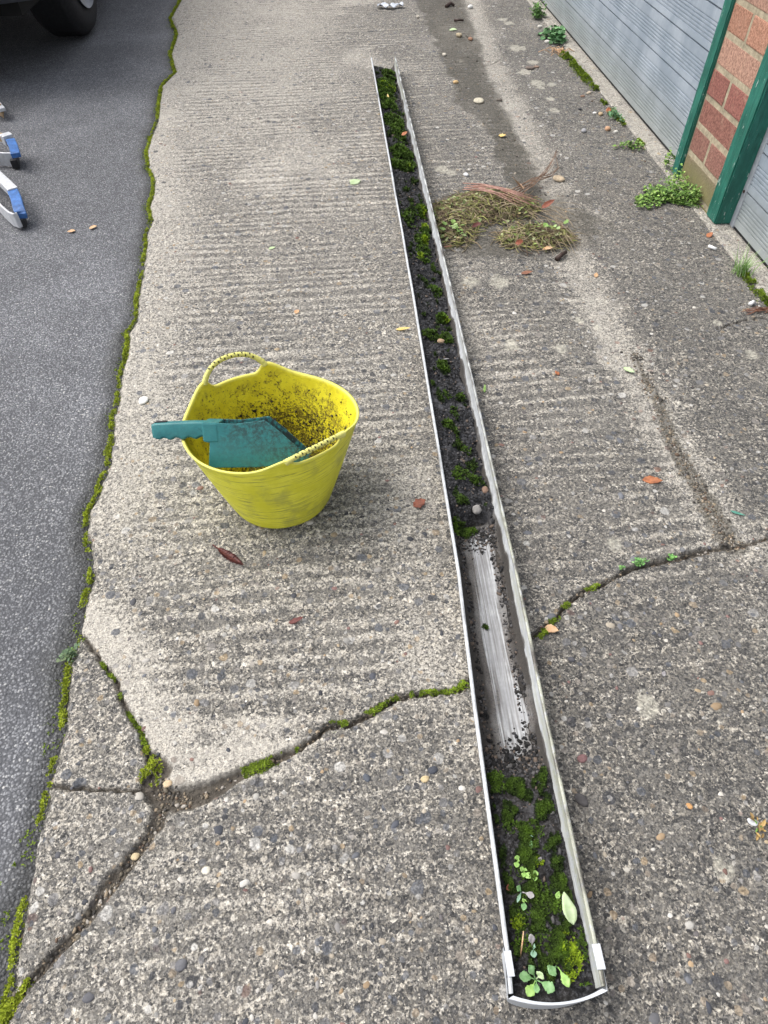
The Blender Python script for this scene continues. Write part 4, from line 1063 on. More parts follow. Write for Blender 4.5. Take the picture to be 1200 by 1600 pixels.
stone(735, 61, 28, (.30, .17, .11), 'reddish brown stone in the damp channel')
stone(712, 130, 24, (.58, .40, .20), 'ochre pebble at the left bank of the damp channel')
stone(748, 159, 52, (.48, .44, .34), 'long flat pale stone in the damp channel', .25)
stone(735, 10, 34, (.70, .69, .66), 'large white pebble at the top of the damp channel')
stone(694, 87, 24, (.52, .48, .40), 'pale pebble on the left bank of the damp channel')
stone(653, 28, 22, (.55, .50, .42), 'pale pebble left of the damp channel near the plastic')
stone(780, 156, 22, (.16, .14, .12), 'dark pebble on the right bank of the damp channel')
stone(728, 275, 20, (.70, .70, .70), 'white pebble behind the heap of pulled weeds')
stone(754, 790, 15, (.22, .14, .10), 'brown pebble on the soil bank in the gutter', z=.040)
stone(687, 558, 16, (.36, .25, .16), 'brown pebble on the soil in the middle of the gutter', z=.040)
stone(742, 818, 20, (.22, .21, .20), 'grey stone at the edge of the scraped gutter', z=.034)
stone(893, 1030, 14, (.09, .09, .10), 'dark pebble in the concrete right of the scraped gutter')
stone(910, 1185, 18, (.20, .11, .11), 'purple brown pebble right of the gutter', .4)
stone(908, 1250, 24, (.08, .075, .075), 'long dark pebble right of the gutter', .4)
stone(322, 1360, 15, (.66, .62, .52), 'pale yellow stone chip in the near concrete', .5)
stone(283, 1508, 19, (.14, .14, .15), 'slate grey pebble in the near concrete', .5)
stone(676, 1203, 17, (.06, .065, .08), 'blue black pebble in the near concrete', .5)
stone(664, 1217, 15, (.55, .44, .26), 'ochre pebble beside the blue black one', .5)
stone(573, 1215, 15, (.09, .10, .12), 'dark blue grey pebble below the crack moss', .5)
stone(1175, 1285, 16, (.56, .57, .58), 'flat pale grey chip at the right edge', .4)
stone(1077, 1260, 11, (.50, .28, .12), 'orange pebble in the right hand concrete', .5)
stone(262, 1225, 16, (.58, .44, .28), 'tan pebble in the soil where the cracks meet', .5, z=-.002)
stone(210, 1337, 14, (.52, .42, .26), 'sandy pebble in the wide crack', .5, z=-.006)
stone(225, 627, 26, (.72, .71, .68), 'flat white stone left of the yellow tub', .3)

def stub(px, py, L, deg, label, name='cigarette_stub', cat='litter', rad=.0042):
    p = at(px, py, .004); mb = MB(); d = np.array([math.cos(math.radians(deg)), math.sin(math.radians(deg))]) * L / 2000
    mb.tube([(-d[0], -d[1], 0), (d[0], d[1], .001)], [rad, rad * .9], 12)
    mb.tube([(d[0] * .98, d[1] * .98, .001), (d[0] * 1.03, d[1] * 1.03, .001)], [rad * .8, rad * .7], 10)
    o = mb.build(name, M['white_litter'], smooth=True); o.location = (p[0], p[1], slab_z(p[0], p[1])[0] + rad); tag(o, label, cat)
M['white_litter'] = simple('white_paper', (.75, .75, .74), .08, 60, .7)
stub(1113, 387, 22, -55, 'white cigarette stub below the wider green post')
stub(1174, 475, 15, 35, 'short white stub beside the moss at the near sill', rad=.005)

def plastic_scrap():
    p = at(610, 13); mb = MB(); r = random.Random(4); n = 14; m = 5; V = []; F = []
    for i in range(n):
        for j in range(m):
            t = i / (n - 1) - .5; s = j / (m - 1) - .5
            w = .045 * (1 - 1.2 * t * t) * (1 + .3 * math.sin(i * 1.9))
            V.append((t * .135, s * w + .012 * math.sin(i * .7), .010 + .007 * math.sin(i * 1.3 + j) + r.uniform(-.003, .003)))
    for i in range(n - 1):
        for j in range(m - 1): a = i * m + j; F.append((a, a + 1, a + m + 1, a + m))
    t = NT('thin_plastic', .3); o = mesh('plastic_scrap', V, F, t.out(t.ramp(t.noise(60, 3), [(.3, (.36, .40, .46)), (.7, (.58, .61, .66))]), .3, .6))
    s = o.modifiers.new('thickness', 'SOLIDIFY'); s.thickness = .0008
    o.location = (p[0], p[1], .004); tag(o, 'crumpled clear plastic scrap beyond the far end of the gutter', 'litter')
plastic_scrap()
def stick(pts, rad, key, label, z=.005):
    q = [at(a, b) for a, b in pts]; c = q[len(q) // 2]; mb = MB()
    n = len(q); mb.tube([(a[0] - c[0], a[1] - c[1], .003 + (.004 if 0 < i < n - 1 else 0)) for i, a in enumerate(q)], [rad * (1 - .4 * i / n) for i in range(n)], 7)
    o = mb.build('twig', LM[key], smooth=True); o.location = (c[0], c[1], slab_z(c[0], c[1])[0] + rad * .5); tag(o, label, 'twig')
stick([(870, 405), (877, 400), (884, 394)], .007, 'dark', 'short black twig below the right end of the weed heap')
stick([(710, 34), (717, 35), (724, 34)], .006, 'dark', 'dark twig lying in the damp channel at the top')
stick([(697, 12), (704, 8), (709, 10)], .009, 'dark', 'dark bark scrap at the very top of the damp channel')

# --- seedlings in the gutter
def soil_z(x, y): return float(max(fill_h(np.array([x]), np.array([y]))[0], pz(np.array([x]), np.array([y]))[0]))
def seedling(px, py, leaves, label, cat='seedling', name='seedling', stalk=True, zoff=.0):
    """leaves: (photo px of the leaf's outer end x, y, width mm, key, lift)"""
    c = at(px, py, .035); z0 = soil_z(c[0], c[1]); c = at(px, py, z0 + .004 + zoff); root = empty(name, (c[0], c[1], z0), label, cat)
    for i, (lx, ly, wd, key, lift) in enumerate(leaves):
        e = at(lx, ly, z0 + .006 + lift + zoff); d = e - np.array([c[0], c[1], z0 + .004 + zoff]); L = math.hypot(d[0], d[1])
        ang = math.atan2(d[1], d[0]); st_ = .22 * L
        V, F = blade(L - st_, wd / 1000 * (.8 if wd > 8 else 1), -.12, .25, .12 if wd > 8 else .03, nx=13, seed=i * 3 + int(px), widest=1.7 if wd > 8 else 1.1)
        pitch = math.atan2(lift + .002, L)
        V = xf(V, ang, pitch, .1, (st_ * math.cos(ang), st_ * math.sin(ang), .004 + zoff + lift * .2))
        o = mesh('leaf', V, F, LM[key], parent=root); s = o.modifiers.new('thickness', 'SOLIDIFY'); s.thickness = .0004
        mb = MB(); mb.tube([(0, 0, -.002), (st_ * .5 * math.cos(ang), st_ * .5 * math.sin(ang), .003 + zoff), (st_ * 1.15 * math.cos(ang), st_ * 1.15 * math.sin(ang), .0046 + zoff + lift * .2)], [.0010, .0008, .0006], 5)
        mb.build('stem', LM[key], parent=root, smooth=True)
seedling(838, 1530, [(811, 1524, 13, 'mint', .006), (825, 1504, 11, 'mint', .012), (851, 1516, 12, 'pale_green', .012), (824, 1557, 13, 'fresh', .006), (839, 1553, 9, 'mint', .006), (869, 1549, 14, 'mint', .008)],
         'largest seedling rosette with pale green lobed leaves by the stop end')
seedling(871, 1508, [(857, 1522, 15, 'mint', .008), (890, 1543, 12, 'fresh', .006)], 'two leaved seedling on a thin stem beside the lime moss', zoff=.004)
seedling(832, 1479, [(829, 1456, 8, 'mauve', .008), (840, 1480, 6, 'blue_green', .006), (835, 1497, 9, 'blue_green', .004)], 'grey green wilting seedling above the largest rosette')
seedling(808, 1345, [(808, 1333, 7, 'fresh', .006), (814, 1345, 5, 'fresh', .004), (807, 1356, 7, 'fresh', .004)], 'small lime seedling highest of the left hand trio')
seedling(819, 1362, [(812, 1354, 6, 'fresh', .004), (823, 1353, 6, 'fresh', .006), (818, 1371, 6, 'fresh', .003), (830, 1373, 8, 'fresh', .004)], 'four leaved lime seedling in the middle of the moss')
seedling(836, 1366, [(834, 1357, 6, 'fresh', .006), (843, 1362, 5, 'fresh', .004), (836, 1377, 6, 'fresh', .003)], 'three leaved lime seedling right of the four leaved one')
seedling(829, 1308, [(832, 1300, 5, 'blue_green', .01), (829, 1327, 6, 'mint', .004)], 'thin bluish seedling at the top of the moss carpet')
seedling(815, 1393, [(806, 1383, 7, 'mint', .006), (808, 1410, 4, 'blue_green', .004), (836, 1401, 9, 'mauve', .004)], 'sprawling seedling with one purple grey leaf')
seedling(820, 1407, [(823, 1403, 6, 'fresh', .006), (818, 1423, 7, 'mint', .003), (815, 1408, 5, 'fresh', .003)], 'small green seedling below the sprawling one')
fallen(887, 1420, 32, 16, 98, 'pale_green', 'large pointed pale green leaf lying in the gutter by the right wall', .1, 0, z=.043, seed=3)
fallen(796, 1387, 9, 7, 20, 'russet', 'red brown leaf scrap at the left of the gutter moss', .2, z=.032)
fallen(871, 1399, 8, 6, 60, 'fresh', 'tiny lime leaf scrap near the large pointed leaf', .2, z=.034)
fallen(843, 1345, 8, 6, 60, 'mauve', 'tiny grey leaf right of the bluish seedling', .2, z=.034)
def dead_stalk():
    q = [at(*p, z=zz) for p, zz in (((818, 1455), .05), ((816, 1475), .045), ((813, 1496), .036))]
    mb = MB(); c = q[1]; mb.tube([tuple(a - c) for a in q], [.0007, .0009, .0009], 5)
    o = mb.build('grass_stalk', LM['peach'], smooth=True); o.location = tuple(c); tag(o, 'thin straw coloured stalk sticking up from the gutter moss', 'stalk')
dead_stalk()

# --- weeds along the garage
def leaf_cloud(n, shape, size, seed, pal, elong=1.5, up=.6):
    """n little leaves with positions from shape(r, n) -> vertices, quads, colours"""
    r = np.random.default_rng(seed); P = shape(r, n)
    a = r.uniform(0, 2 * np.pi, n); el = r.uniform(-.25, up * 1.3, n); S = size * r.uniform(.6, 1.3, n)
    d = np.stack([np.cos(a) * np.cos(el), np.sin(a) * np.cos(el), np.sin(el)], 1)
    s = np.stack([-np.sin(a), np.cos(a), r.uniform(-.5, .5, n)], 1); s /= np.linalg.norm(s, axis=1)[:, None]
    nn = np.cross(d, s)
    V = []
    for (t, w, h) in ((0, 0, 0), (.3, .42, .06), (.68, .40, .05), (1, 0, -.08), (.68, -.40, .05), (.3, -.42, .06)):
        V.append(P + d * (S * t)[:, None] + s * (S * w / elong * 1.2)[:, None] + nn * (S * h)[:, None])
    V = np.stack(V, 1).reshape(-1, 3); b = (np.arange(n) * 6)[:, None]
    F = np.concatenate([b + np.array([0, 1, 2, 3]), b + np.array([0, 3, 4, 5])])
    pal = np.array(pal); c = pal[r.integers(0, len(pal), n)] * r.uniform(.7, 1.25, (n, 1))
    return V, F, np.repeat(c, 6, 0), P
def weed(px, py, n, spread, height, size, pal, label, seed, elong=1.4, name='weed', extra=None, cat='weed', stems=14):
    c = at(px, py); zg = 0.0; root = empty(name, (c[0], c[1], zg), label, cat)
    def shape(r, n):
        rr = np.sqrt(r.uniform(0, 1, n)); th = r.uniform(0, 2 * np.pi, n)
        g = 1 + .45 * np.sin(th * 3 + seed) + .25 * np.sin(th * 5 + 2 * seed)
        x = spread[0] * rr * np.cos(th) * g; y = spread[1] * rr * np.sin(th) * g
        z = height * (1 - rr ** 1.5 * .8) * r.uniform(.15, 1, n)
        q = np.stack([x, y, z + .003], 1)
        if extra is not None:
            for (fx, fy, fz, sx, sy, sz, k) in extra:
                m = r.uniform(0, 1, n) < k; cnt = int(m.sum()); q[m] = np.stack([fx + r.normal(0, sx, cnt), fy + r.normal(0, sy, cnt), np.abs(fz + r.normal(0, sz, cnt)) + .004], 1)
        q[:, 0] = np.minimum(q[:, 0], 1.024 - c[0])
        return q
    V, F, C, P = leaf_cloud(n, shape, size, seed, pal, elong)
    mesh('foliage', V, F, M['leafv'], parent=root, smooth=False, attrs={'V': C})
    r = random.Random(seed); mb = MB()
    for k in range(stems):
        q = P[r.randrange(len(P))]
        mb.tube([(q[0] * .2, q[1] * .2, -.002), (q[0] * .6, q[1] * .6, q[2] * .75), tuple(q)], [.0016, .0012, .0007], 5)
    mb.build('stem', LM['green'], parent=root, smooth=True)
    return root
GRN = [(.10, .20, .035), (.15, .28, .05), (.20, .36, .07), (.28, .44, .10), (.07, .14, .03), (.24, .33, .10)]
c0 = at(1035, 312)
weed(1035, 312, 2600, (.085, .050), .024, .0070, GRN, 'spreading bright green chickweed mat in front of the brick pier', 3, 1.2,
     extra=[(.055, .02, .018, .022, .03, .012, .22), (.05, .06, .03, .010, .014, .016, .05), (.09, -.035, .018, .018, .016, .010, .16)], stems=40)
weed(1078, 262, 60, (.012, .016), .07, .009, GRN, 'small sprig of weed growing up the brick pier', 7, 1.2, stems=6)
weed(985, 231, 150, (.045, .03), .022, .009, GRN + [(.25, .22, .12)], 'low straggly weed left of the chickweed mat', 11, 1.3, stems=10)
weed(868, 62, 260, (.045, .08), .055, .021, [(.07, .17, .06), (.11, .25, .10), (.16, .33, .14), (.22, .40, .18)], 'bushy weed with rounded bluish green leaves at the far sill', 13, 1.1)
weed(840, 27, 240, (.030, .05), .07, .017, [(.05, .12, .025), (.09, .20, .04), (.13, .26, .06)], 'spiky dark green weed farthest along the sill', 15, 2.2)
weed(960, 183, 90, (.020, .06), .018, .010, [(.06, .14, .06), (.10, .22, .10), (.15, .26, .13)], 'small bluish weed in the joint beside the tan stones', 17, 1.2, stems=8)
weed(997, 881, 90, (.011, .007), .010, .0042, [(.10, .26, .07), (.16, .36, .10), (.22, .42, .14)], 'small fern green weed in the crack right of the gutter', 19, 1.8, stems=6)
weed(1048, 873, 26, (.006, .005), .008, .0045, [(.10, .26, .07), (.18, .38, .10)], 'tiny clover like weed in the crack near the channel', 21, 1.0, stems=4)
weed(971, 889, 18, (.004, .003), .006, .0035, [(.14, .30, .09), (.20, .38, .12)], 'tiniest green weed in the crack right of the gutter', 22, 1.0, stems=3)
weed(110, 1025, 60, (.010, .014), .008, .0065, [(.06, .10, .05), (.10, .16, .08), (.15, .20, .10)], 'dull green weed in the mossy edge beside the asphalt', 23, 1.2, stems=6)
weed(1186, 1300 - 8, 16, (.010, .010), .004, .008, [(.40, .27, .10), (.30, .20, .08)], 'dry ochre plant scrap at the right edge', 27, 2.5, name='plant_scrap', stems=6)
def grass_tuft():
    c = at(1157, 428); root = empty('grass_tuft', (c[0], c[1], 0), 'tuft of bright green grass in the joint at the near garage door', 'grass tuft'); r = random.Random(9)
    for nm, n, key, sp in (('blades', 85, 'green', 1.0), ('dry_blades', 26, 'pale_green', 1.25)):
        mb = MB()
        for k in range(n):
            a = r.uniform(0, 6.28); L = r.uniform(.03, .082); out = r.uniform(.2, .85) * sp; bx, by = r.gauss(0, .009), r.gauss(0, .011)
            V = []; F = []; w = r.uniform(.0008, .0016); m = 6
            for i in range(m):
                t = i / (m - 1); rad = L * out * t ** 1.4; z = L * (t - .45 * out * t * t)
                px_, py_ = bx + rad * math.cos(a), by + rad * math.sin(a); ww = w * (1 - t * .92)
                px_ = min(px_, 1.06 - c[0])
                V += [(px_ - math.sin(a) * ww, py_ + math.cos(a) * ww, z), (px_ + math.sin(a) * ww, py_ - math.cos(a) * ww, z)]
            for i in range(m - 1): F.append((2 * i, 2 * i + 1, 2 * i + 3, 2 * i + 2))
            mb.add(V, F)
        mb.build(nm, LM['green' if nm == 'blades' else 'pale_green'], parent=root, smooth=True, fix=False)
grass_tuft()
def dry_roots():
    c = at(1190, 488); root = MB(); r = random.Random(2)
    for k in range(26):
        a = r.uniform(-.5, .5) + (math.pi if r.random() < .5 else 0); L = r.uniform(.02, .05); z = r.uniform(.003, .012)
        root.tube([(r.gauss(0, .008), r.gauss(0, .006), z), (L * .5 * math.cos(a), L * .5 * math.sin(a) * .6, z + .003), (L * math.cos(a), L * math.sin(a) * .6, z * .5)], .0007, 4)
    o = root.build('dead_stems', LM['brown'], smooth=True); o.location = (c[0], c[1], 0); tag(o, 'small brown clump of dead stems at the right edge', 'dead stems')
dry_roots()
def root_scraps():
    c = at(873, 83); root = MB(); r = random.Random(12)
    for k in range(30):
        x, y = r.gauss(0, .016), r.gauss(0, .022); a = r.uniform(0, 6.28); L = r.uniform(.02, .05)
        root.tube([(x, y, .003), (x + L * .5 * math.cos(a), y + L * .5 * math.sin(a), .012), (x + L * math.cos(a), y + L * math.sin(a), .003)], .0013, 4)
    o = root.build('dead_stems', LM['peach'], smooth=True); o.location = (c[0], c[1], 0); tag(o, 'pale dead roots at the joint below the round leaved weed', 'dead stems')
root_scraps()

# --- heap of pulled weeds
def heap():
    cA, cB, cC = at(765, 325), at(705, 350), at(835, 372)
    c = at(780, 345); root = empty('weed_heap', (c[0], c[1], 0), 'heap of pulled dry weeds and roots on the damp concrete right of the gutter', 'weed heap')
    r = np.random.default_rng(17)
    lobes = [(cA - c, .13, .095, .024, .40), (cB - c, .070, .12, .015, .28), (cC - c, .095, .055, .016, .32)]
    def hz(x, y):
        z = np.zeros_like(x)
        for l, a, b, h, _ in lobes: z = np.maximum(z, h * np.clip(1 - ((x - l[0]) / a) ** 2 - ((y - l[1]) / b) ** 2, 0, 1) ** .6)
        return z
    def pick(n):
        k = r.choice(3, n, p=[.42, .27, .31]); q = np.zeros((n, 2))
        for i in range(3):
            m = k == i; l, a, b = lobes[i][:3]; rr = np.sqrt(r.uniform(0, 1.25, m.sum())); th = r.uniform(0, 6.283, m.sum())
            q[m] = np.stack([l[0] + a * rr * np.cos(th), l[1] + b * rr * np.sin(th)], 1)
        return q
    # dark matted core
    gx = np.linspace(-.24, .26, 90); gy = np.linspace(-.2, .2, 80); X, Y = np.meshgrid(gx, gy)
    Z = hz(X, Y) * .5 + .009 * fbm(X * 45, Y * 45, 3, 3); Z = np.where(hz(X, Y) < .010, -.012, Z)
    idx = np.arange(X.size).reshape(X.shape); F = np.stack([idx[:-1, :-1], idx[:-1, 1:], idx[1:, 1:], idx[1:, :-1]], -1).reshape(-1, 4)
    mesh('matted_core', np.stack([X, Y, Z], -1).reshape(-1, 3), F, simple('matted_roots', (.11, .085, .055), .5, 160, .95, .9), parent=root)
    # fine stems, three tones
    for nm, n, pal, rad, Lm in (('dry_stems', 900, [(.30, .235, .14), (.20, .15, .09), (.38, .31, .20), (.13, .09, .06), (.22, .20, .10)], .00085, .075), ('mossy_stems', 600, [(.22, .23, .07), (.30, .30, .10), (.15, .15, .05)], .00095, .05)):
        q = pick(n); V = []; Fs = []; C = []
        a = r.normal(.1, 1.3, n) + (r.uniform(0, 1, n) < .5) * np.pi; L = Lm * r.uniform(.4, 1.5, n); bend = r.normal(0, .9, n); m = 6
        ts = np.linspace(-.5, .5, m)
        ang = a[:, None] + bend[:, None] * ts[None]
        dx = np.cumsum(np.cos(ang) * (L / m)[:, None], 1); dy = np.cumsum(np.sin(ang) * (L / m)[:, None], 1)
        x = q[:, :1] + dx - dx.mean(1, keepdims=True); y = q[:, 1:] + dy - dy.mean(1, keepdims=True)
        z = (hz(x, y) + .006 * fbm(x * 45, y * 45, 2, 3)) * r.uniform(.45, 1.15, (n, 1)) + .003 + .007 * np.sin(ts[None] * 5 + r.uniform(0, 6, (n, 1))) * r.uniform(0, 1, (n, 1))
        z = np.maximum(z, .0015)
        nx_, ny_ = -np.sin(ang), np.cos(ang); w = rad * r.uniform(.6, 1.5, (n, 1))
        p = np.stack([x, y, z], -1); nn = np.stack([nx_, ny_, np.zeros_like(nx_)], -1) * w[..., None]; up = np.array([0, 0, 1.0]) * w[..., None] * 1.4
        ring = np.stack([p + nn, p + up, p - nn], 2)          # three-sided stem
        V = ring.reshape(-1, 3); base = (np.arange(n) * m * 3)[:, None, None] + (np.arange(m - 1) * 3)[None, :, None]
        Fs = np.concatenate([(base + np.array([0, 1, 4, 3])).reshape(-1, 4), (base + np.array([1, 2, 5, 4])).reshape(-1, 4), (base + np.array([2, 0, 3, 5])).reshape(-1, 4)])
        pal = np.array(pal); cc = pal[r.integers(0, len(pal), n)] * r.uniform(.7, 1.3, (n, 1))
        o = mesh(nm, V, Fs, M['leafv'], parent=root, smooth=True, attrs={'V': np.repeat(cc, m * 3, 0)}); o['kind'] = 'stuff'
    # leaves still green
    def shp(_, n):
        q = pick(n); g = fbm(q[:, 0] * 26, q[:, 1] * 26, 2, 7); q = np.concatenate([q[g > .05]] * 6)[:n]; q = q + r.normal(0, .006, q.shape)
        return np.stack([q[:, 0], q[:, 1], hz(q[:, 0], q[:, 1]) * r.uniform(.85, 1.15, len(q)) + .006], 1)
    V, F, C, P = leaf_cloud(330, shp, .010, 5, [(.17, .23, .06), (.24, .30, .09), (.12, .16, .05), (.30, .33, .16), (.22, .19, .08), (.16, .11, .06)], 1.3)
    o = mesh('green_leaves', V, F, M['leafv'], parent=root, smooth=False, attrs={'V': C}); o['kind'] = 'stuff'
    # clover leaves at the near left, pale ones at the right
    V, F, C, P = leaf_cloud(34, lambda q, n: np.concatenate([np.stack([r.normal(at(712, 368)[0] - c[0], .018, 22), r.normal(at(712, 368)[1] - c[1], .02, 22), np.full(22, .020)], 1), np.stack([r.normal(at(850, 365)[0] - c[0], .03, 12), r.normal(at(850, 365)[1] - c[1], .015, 12), np.full(12, .022)], 1)]), .013, 8, [(.22, .33, .08), (.17, .28, .07), (.28, .38, .15)], 1.0)
    mesh('clover_leaves', V, F, M['leafv'], parent=root, smooth=False, attrs={'V': C})
    # pinkish stalks lying across, and the tail of roots pointing to the flat tan stone
    mb = MB(); rr = random.Random(3)
    for k in range(11):
        a, b = at(728 + rr.uniform(-6, 12), 290 + rr.uniform(-4, 8), .03), at(815 + rr.uniform(-30, 40), 312 + rr.uniform(-8, 14), .027); md = (a + b) / 2 + np.array([0, rr.uniform(-.01, .02), .010])
        mb.tube([tuple(q - c * np.array([1, 1, 0])) for q in (a, (a + md) / 2 + np.array([0, 0, .004]), md, (b + md) / 2, b)], [.0011, .0013, .0012, .001, .0007], 6)
    mb.build('pink_stalks', lm('pinkish', (.36, .18, .14), (.46, .28, .22)), parent=root, smooth=True)
    mb = MB()
    for k in range(9):
        pts = [(808, 305), (830, 288), (852, 268), (864, 250), (872, 236)]; j = rr.uniform(-1, 1)
        if k % 3 == 0: pts = [(800, 296), (832, 283), (860, 276), (873, 262), (868, 240)]
        n = rr.choice([3, 4, 5, 5])
        mb.tube([tuple(at(x + j * 4 + rr.uniform(-3, 3), y + j * 3 + rr.uniform(-3, 3), .012 + rr.uniform(0, .012)) - c * np.array([1, 1, 0])) for x, y in pts[:n]], [.0016, .0014, .0012, .0009, .0006][:n], 6)
    mb.build('root_tail', lm('root', (.20, .13, .09), (.30, .20, .14)), parent=root, smooth=True)
    # fine trailing stems to the right
    mb = MB()
    for k in range(46):
        x0, y0 = rr.uniform(820, 885), rr.uniform(318, 372); a = rr.uniform(-.4, 1.2)
        mb.tube([tuple(at(x0 + t * 38 * math.cos(a), y0 + t * 26 * math.sin(a) + 10 * t * t, .004 + .010 * math.sin(3.1 * t)) - c * np.array([1, 1, 0])) for t in (0, .33, .66, 1)], .0006, 4)
    mb.build('trailing_stems', lm('straw', (.26, .20, .13), (.36, .29, .19)), parent=root, smooth=True)
    V, F = blade(.055, .022, .15, .4, .1, seed=3); o = mesh('dead_leaf', xf(V, 2.2, .2, .6, tuple(at(818, 296, .03) - c * np.array([1, 1, 0]))), F, lm('tan', (.36, .22, .14), (.44, .30, .20)), parent=root)
    V, F = blade(.045, .016, .5, .5, .2, seed=5); mesh('dead_leaf', xf(V, -1.0, .2, .9, tuple(at(806, 378, .02) - c * np.array([1, 1, 0]))), F, LM['russet'], parent=root)
    V, F = blade(.040, .018, .3, .4, .1, seed=7); mesh('dead_leaf', xf(V, .3, .2, .3, tuple(at(846, 325, .03) - c * np.array([1, 1, 0]))), F, LM['russet'], parent=root)
    V, F = blade(.026, .012, .2, .4, .1, seed=8); mesh('dead_leaf', xf(V, -.3, .1, .3, tuple(at(848, 389, .004) - c * np.array([1, 1, 0]))), F, LM['peach'], parent=root)
    V, F = blade(.028, .014, .2, .4, .1, seed=9); mesh('dead_leaf', xf(V, .3, .1, .3, tuple(at(737, 355, .035) - c * np.array([1, 1, 0]))), F, LM['maroon'], parent=root)
heap()

# ------------------------------------------------------------------ yellow tub
def tub_mat():
    t = NT('yellow_rubber', .5)
    A, _ = t.attr('A')                                    # inside, clogged with soil, rim
    lines = t.noise(1, 5, .7, t.scale((14, 14, 420))); n = t.noise(26, 5, .65); sp_ = t.noise(230, 5, .8); sm = t.noise(48, 5, .7, None, .6)
    c = t.mix(t.ss(n, .3, .7), (.72, .69, .030), (.86, .83, .075))
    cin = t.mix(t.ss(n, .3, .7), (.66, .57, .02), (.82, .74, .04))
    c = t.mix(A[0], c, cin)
    inv = t.math('SUBTRACT', 1.0, A[0])
    scuff = t.math('MULTIPLY', t.ss(lines, .50, .66), t.ss(n, .34, .60))
    c = t.mix(t.math('MULTIPLY', t.math('MULTIPLY', scuff, inv), .75), c, (.10, .095, .03))
    c = t.mix(t.math('MULTIPLY', t.math('MULTIPLY', t.ss(t.noise(15, 5, .65), .48, .70), inv), .55), c, (.30, .30, .09))
    dirt = t.ss(t.math('ADD', t.math('MULTIPLY', t.math('ADD', t.math('MULTIPLY', sp_, 1.35), t.math('MULTIPLY', sm, .65)), .5), t.math('MULTIPLY', A[1], .14)), .585, .66)
    c = t.mix(t.math('MULTIPLY', dirt, A[0]), c, (.022, .020, .016))
    c = t.mix(t.math('MULTIPLY', t.math('MULTIPLY', t.ss(sm, .45, .62), A[0]), .40), c, (.42, .33, .03))
    c = t.mix(t.math('MULTIPLY', A[2], .55), c, (.74, .70, .22))
    t.bump(t.math('ADD', t.math('MULTIPLY', lines, .7), t.math('MULTIPLY', dirt, .8)), .35, .002)
    return t.out(c, .48, .4)
M['tub'] = tub_mat()
def rope_mat():
    t = NT('beaded_grip', .6); V, _ = t.attr('V')
    c = t.mix(V[0], (.72, .68, .20), (.015, .014, .008)); return t.out(c, .6, .35)
M['rope'] = rope_mat()
TX, TY = -.145, .824
TUB = empty('flexible_tub', (TX, TY, 0), 'yellow flexible rubber tub with two handles and soil stuck inside', 'tub')
H0 = .176; PH1, PH2 = math.radians(119), math.radians(-52)
def tub_shape(phi, t):
    """phi angle, t 0 base .. 1 rim -> local point of the outer wall"""
    rb, rt = .0875, .141
    e = 1 + .045 * np.cos(2 * (phi - math.radians(20)))
    r = rb + (rt * e - rb) * (t ** .93) + .002 * np.sin(3 * phi + 1) * t
    hd = 0
    flare = 0
    for P, amp in ((PH1, .022), (PH2, .013)):
        for s in (-1, 1):
            dphi = ((phi - P - s * .42 + np.pi) % (2 * np.pi) - np.pi) * s
            flare = flare + amp * np.exp(-(dphi / np.where(dphi > 0, .27, .085)) ** 2)
    top = H0 - .004 + .004 * np.cos(2 * (phi - PH1)) + flare
    return r * np.cos(phi), r * np.sin(phi) * (1 - .09 * t) + .012 * t, top * t
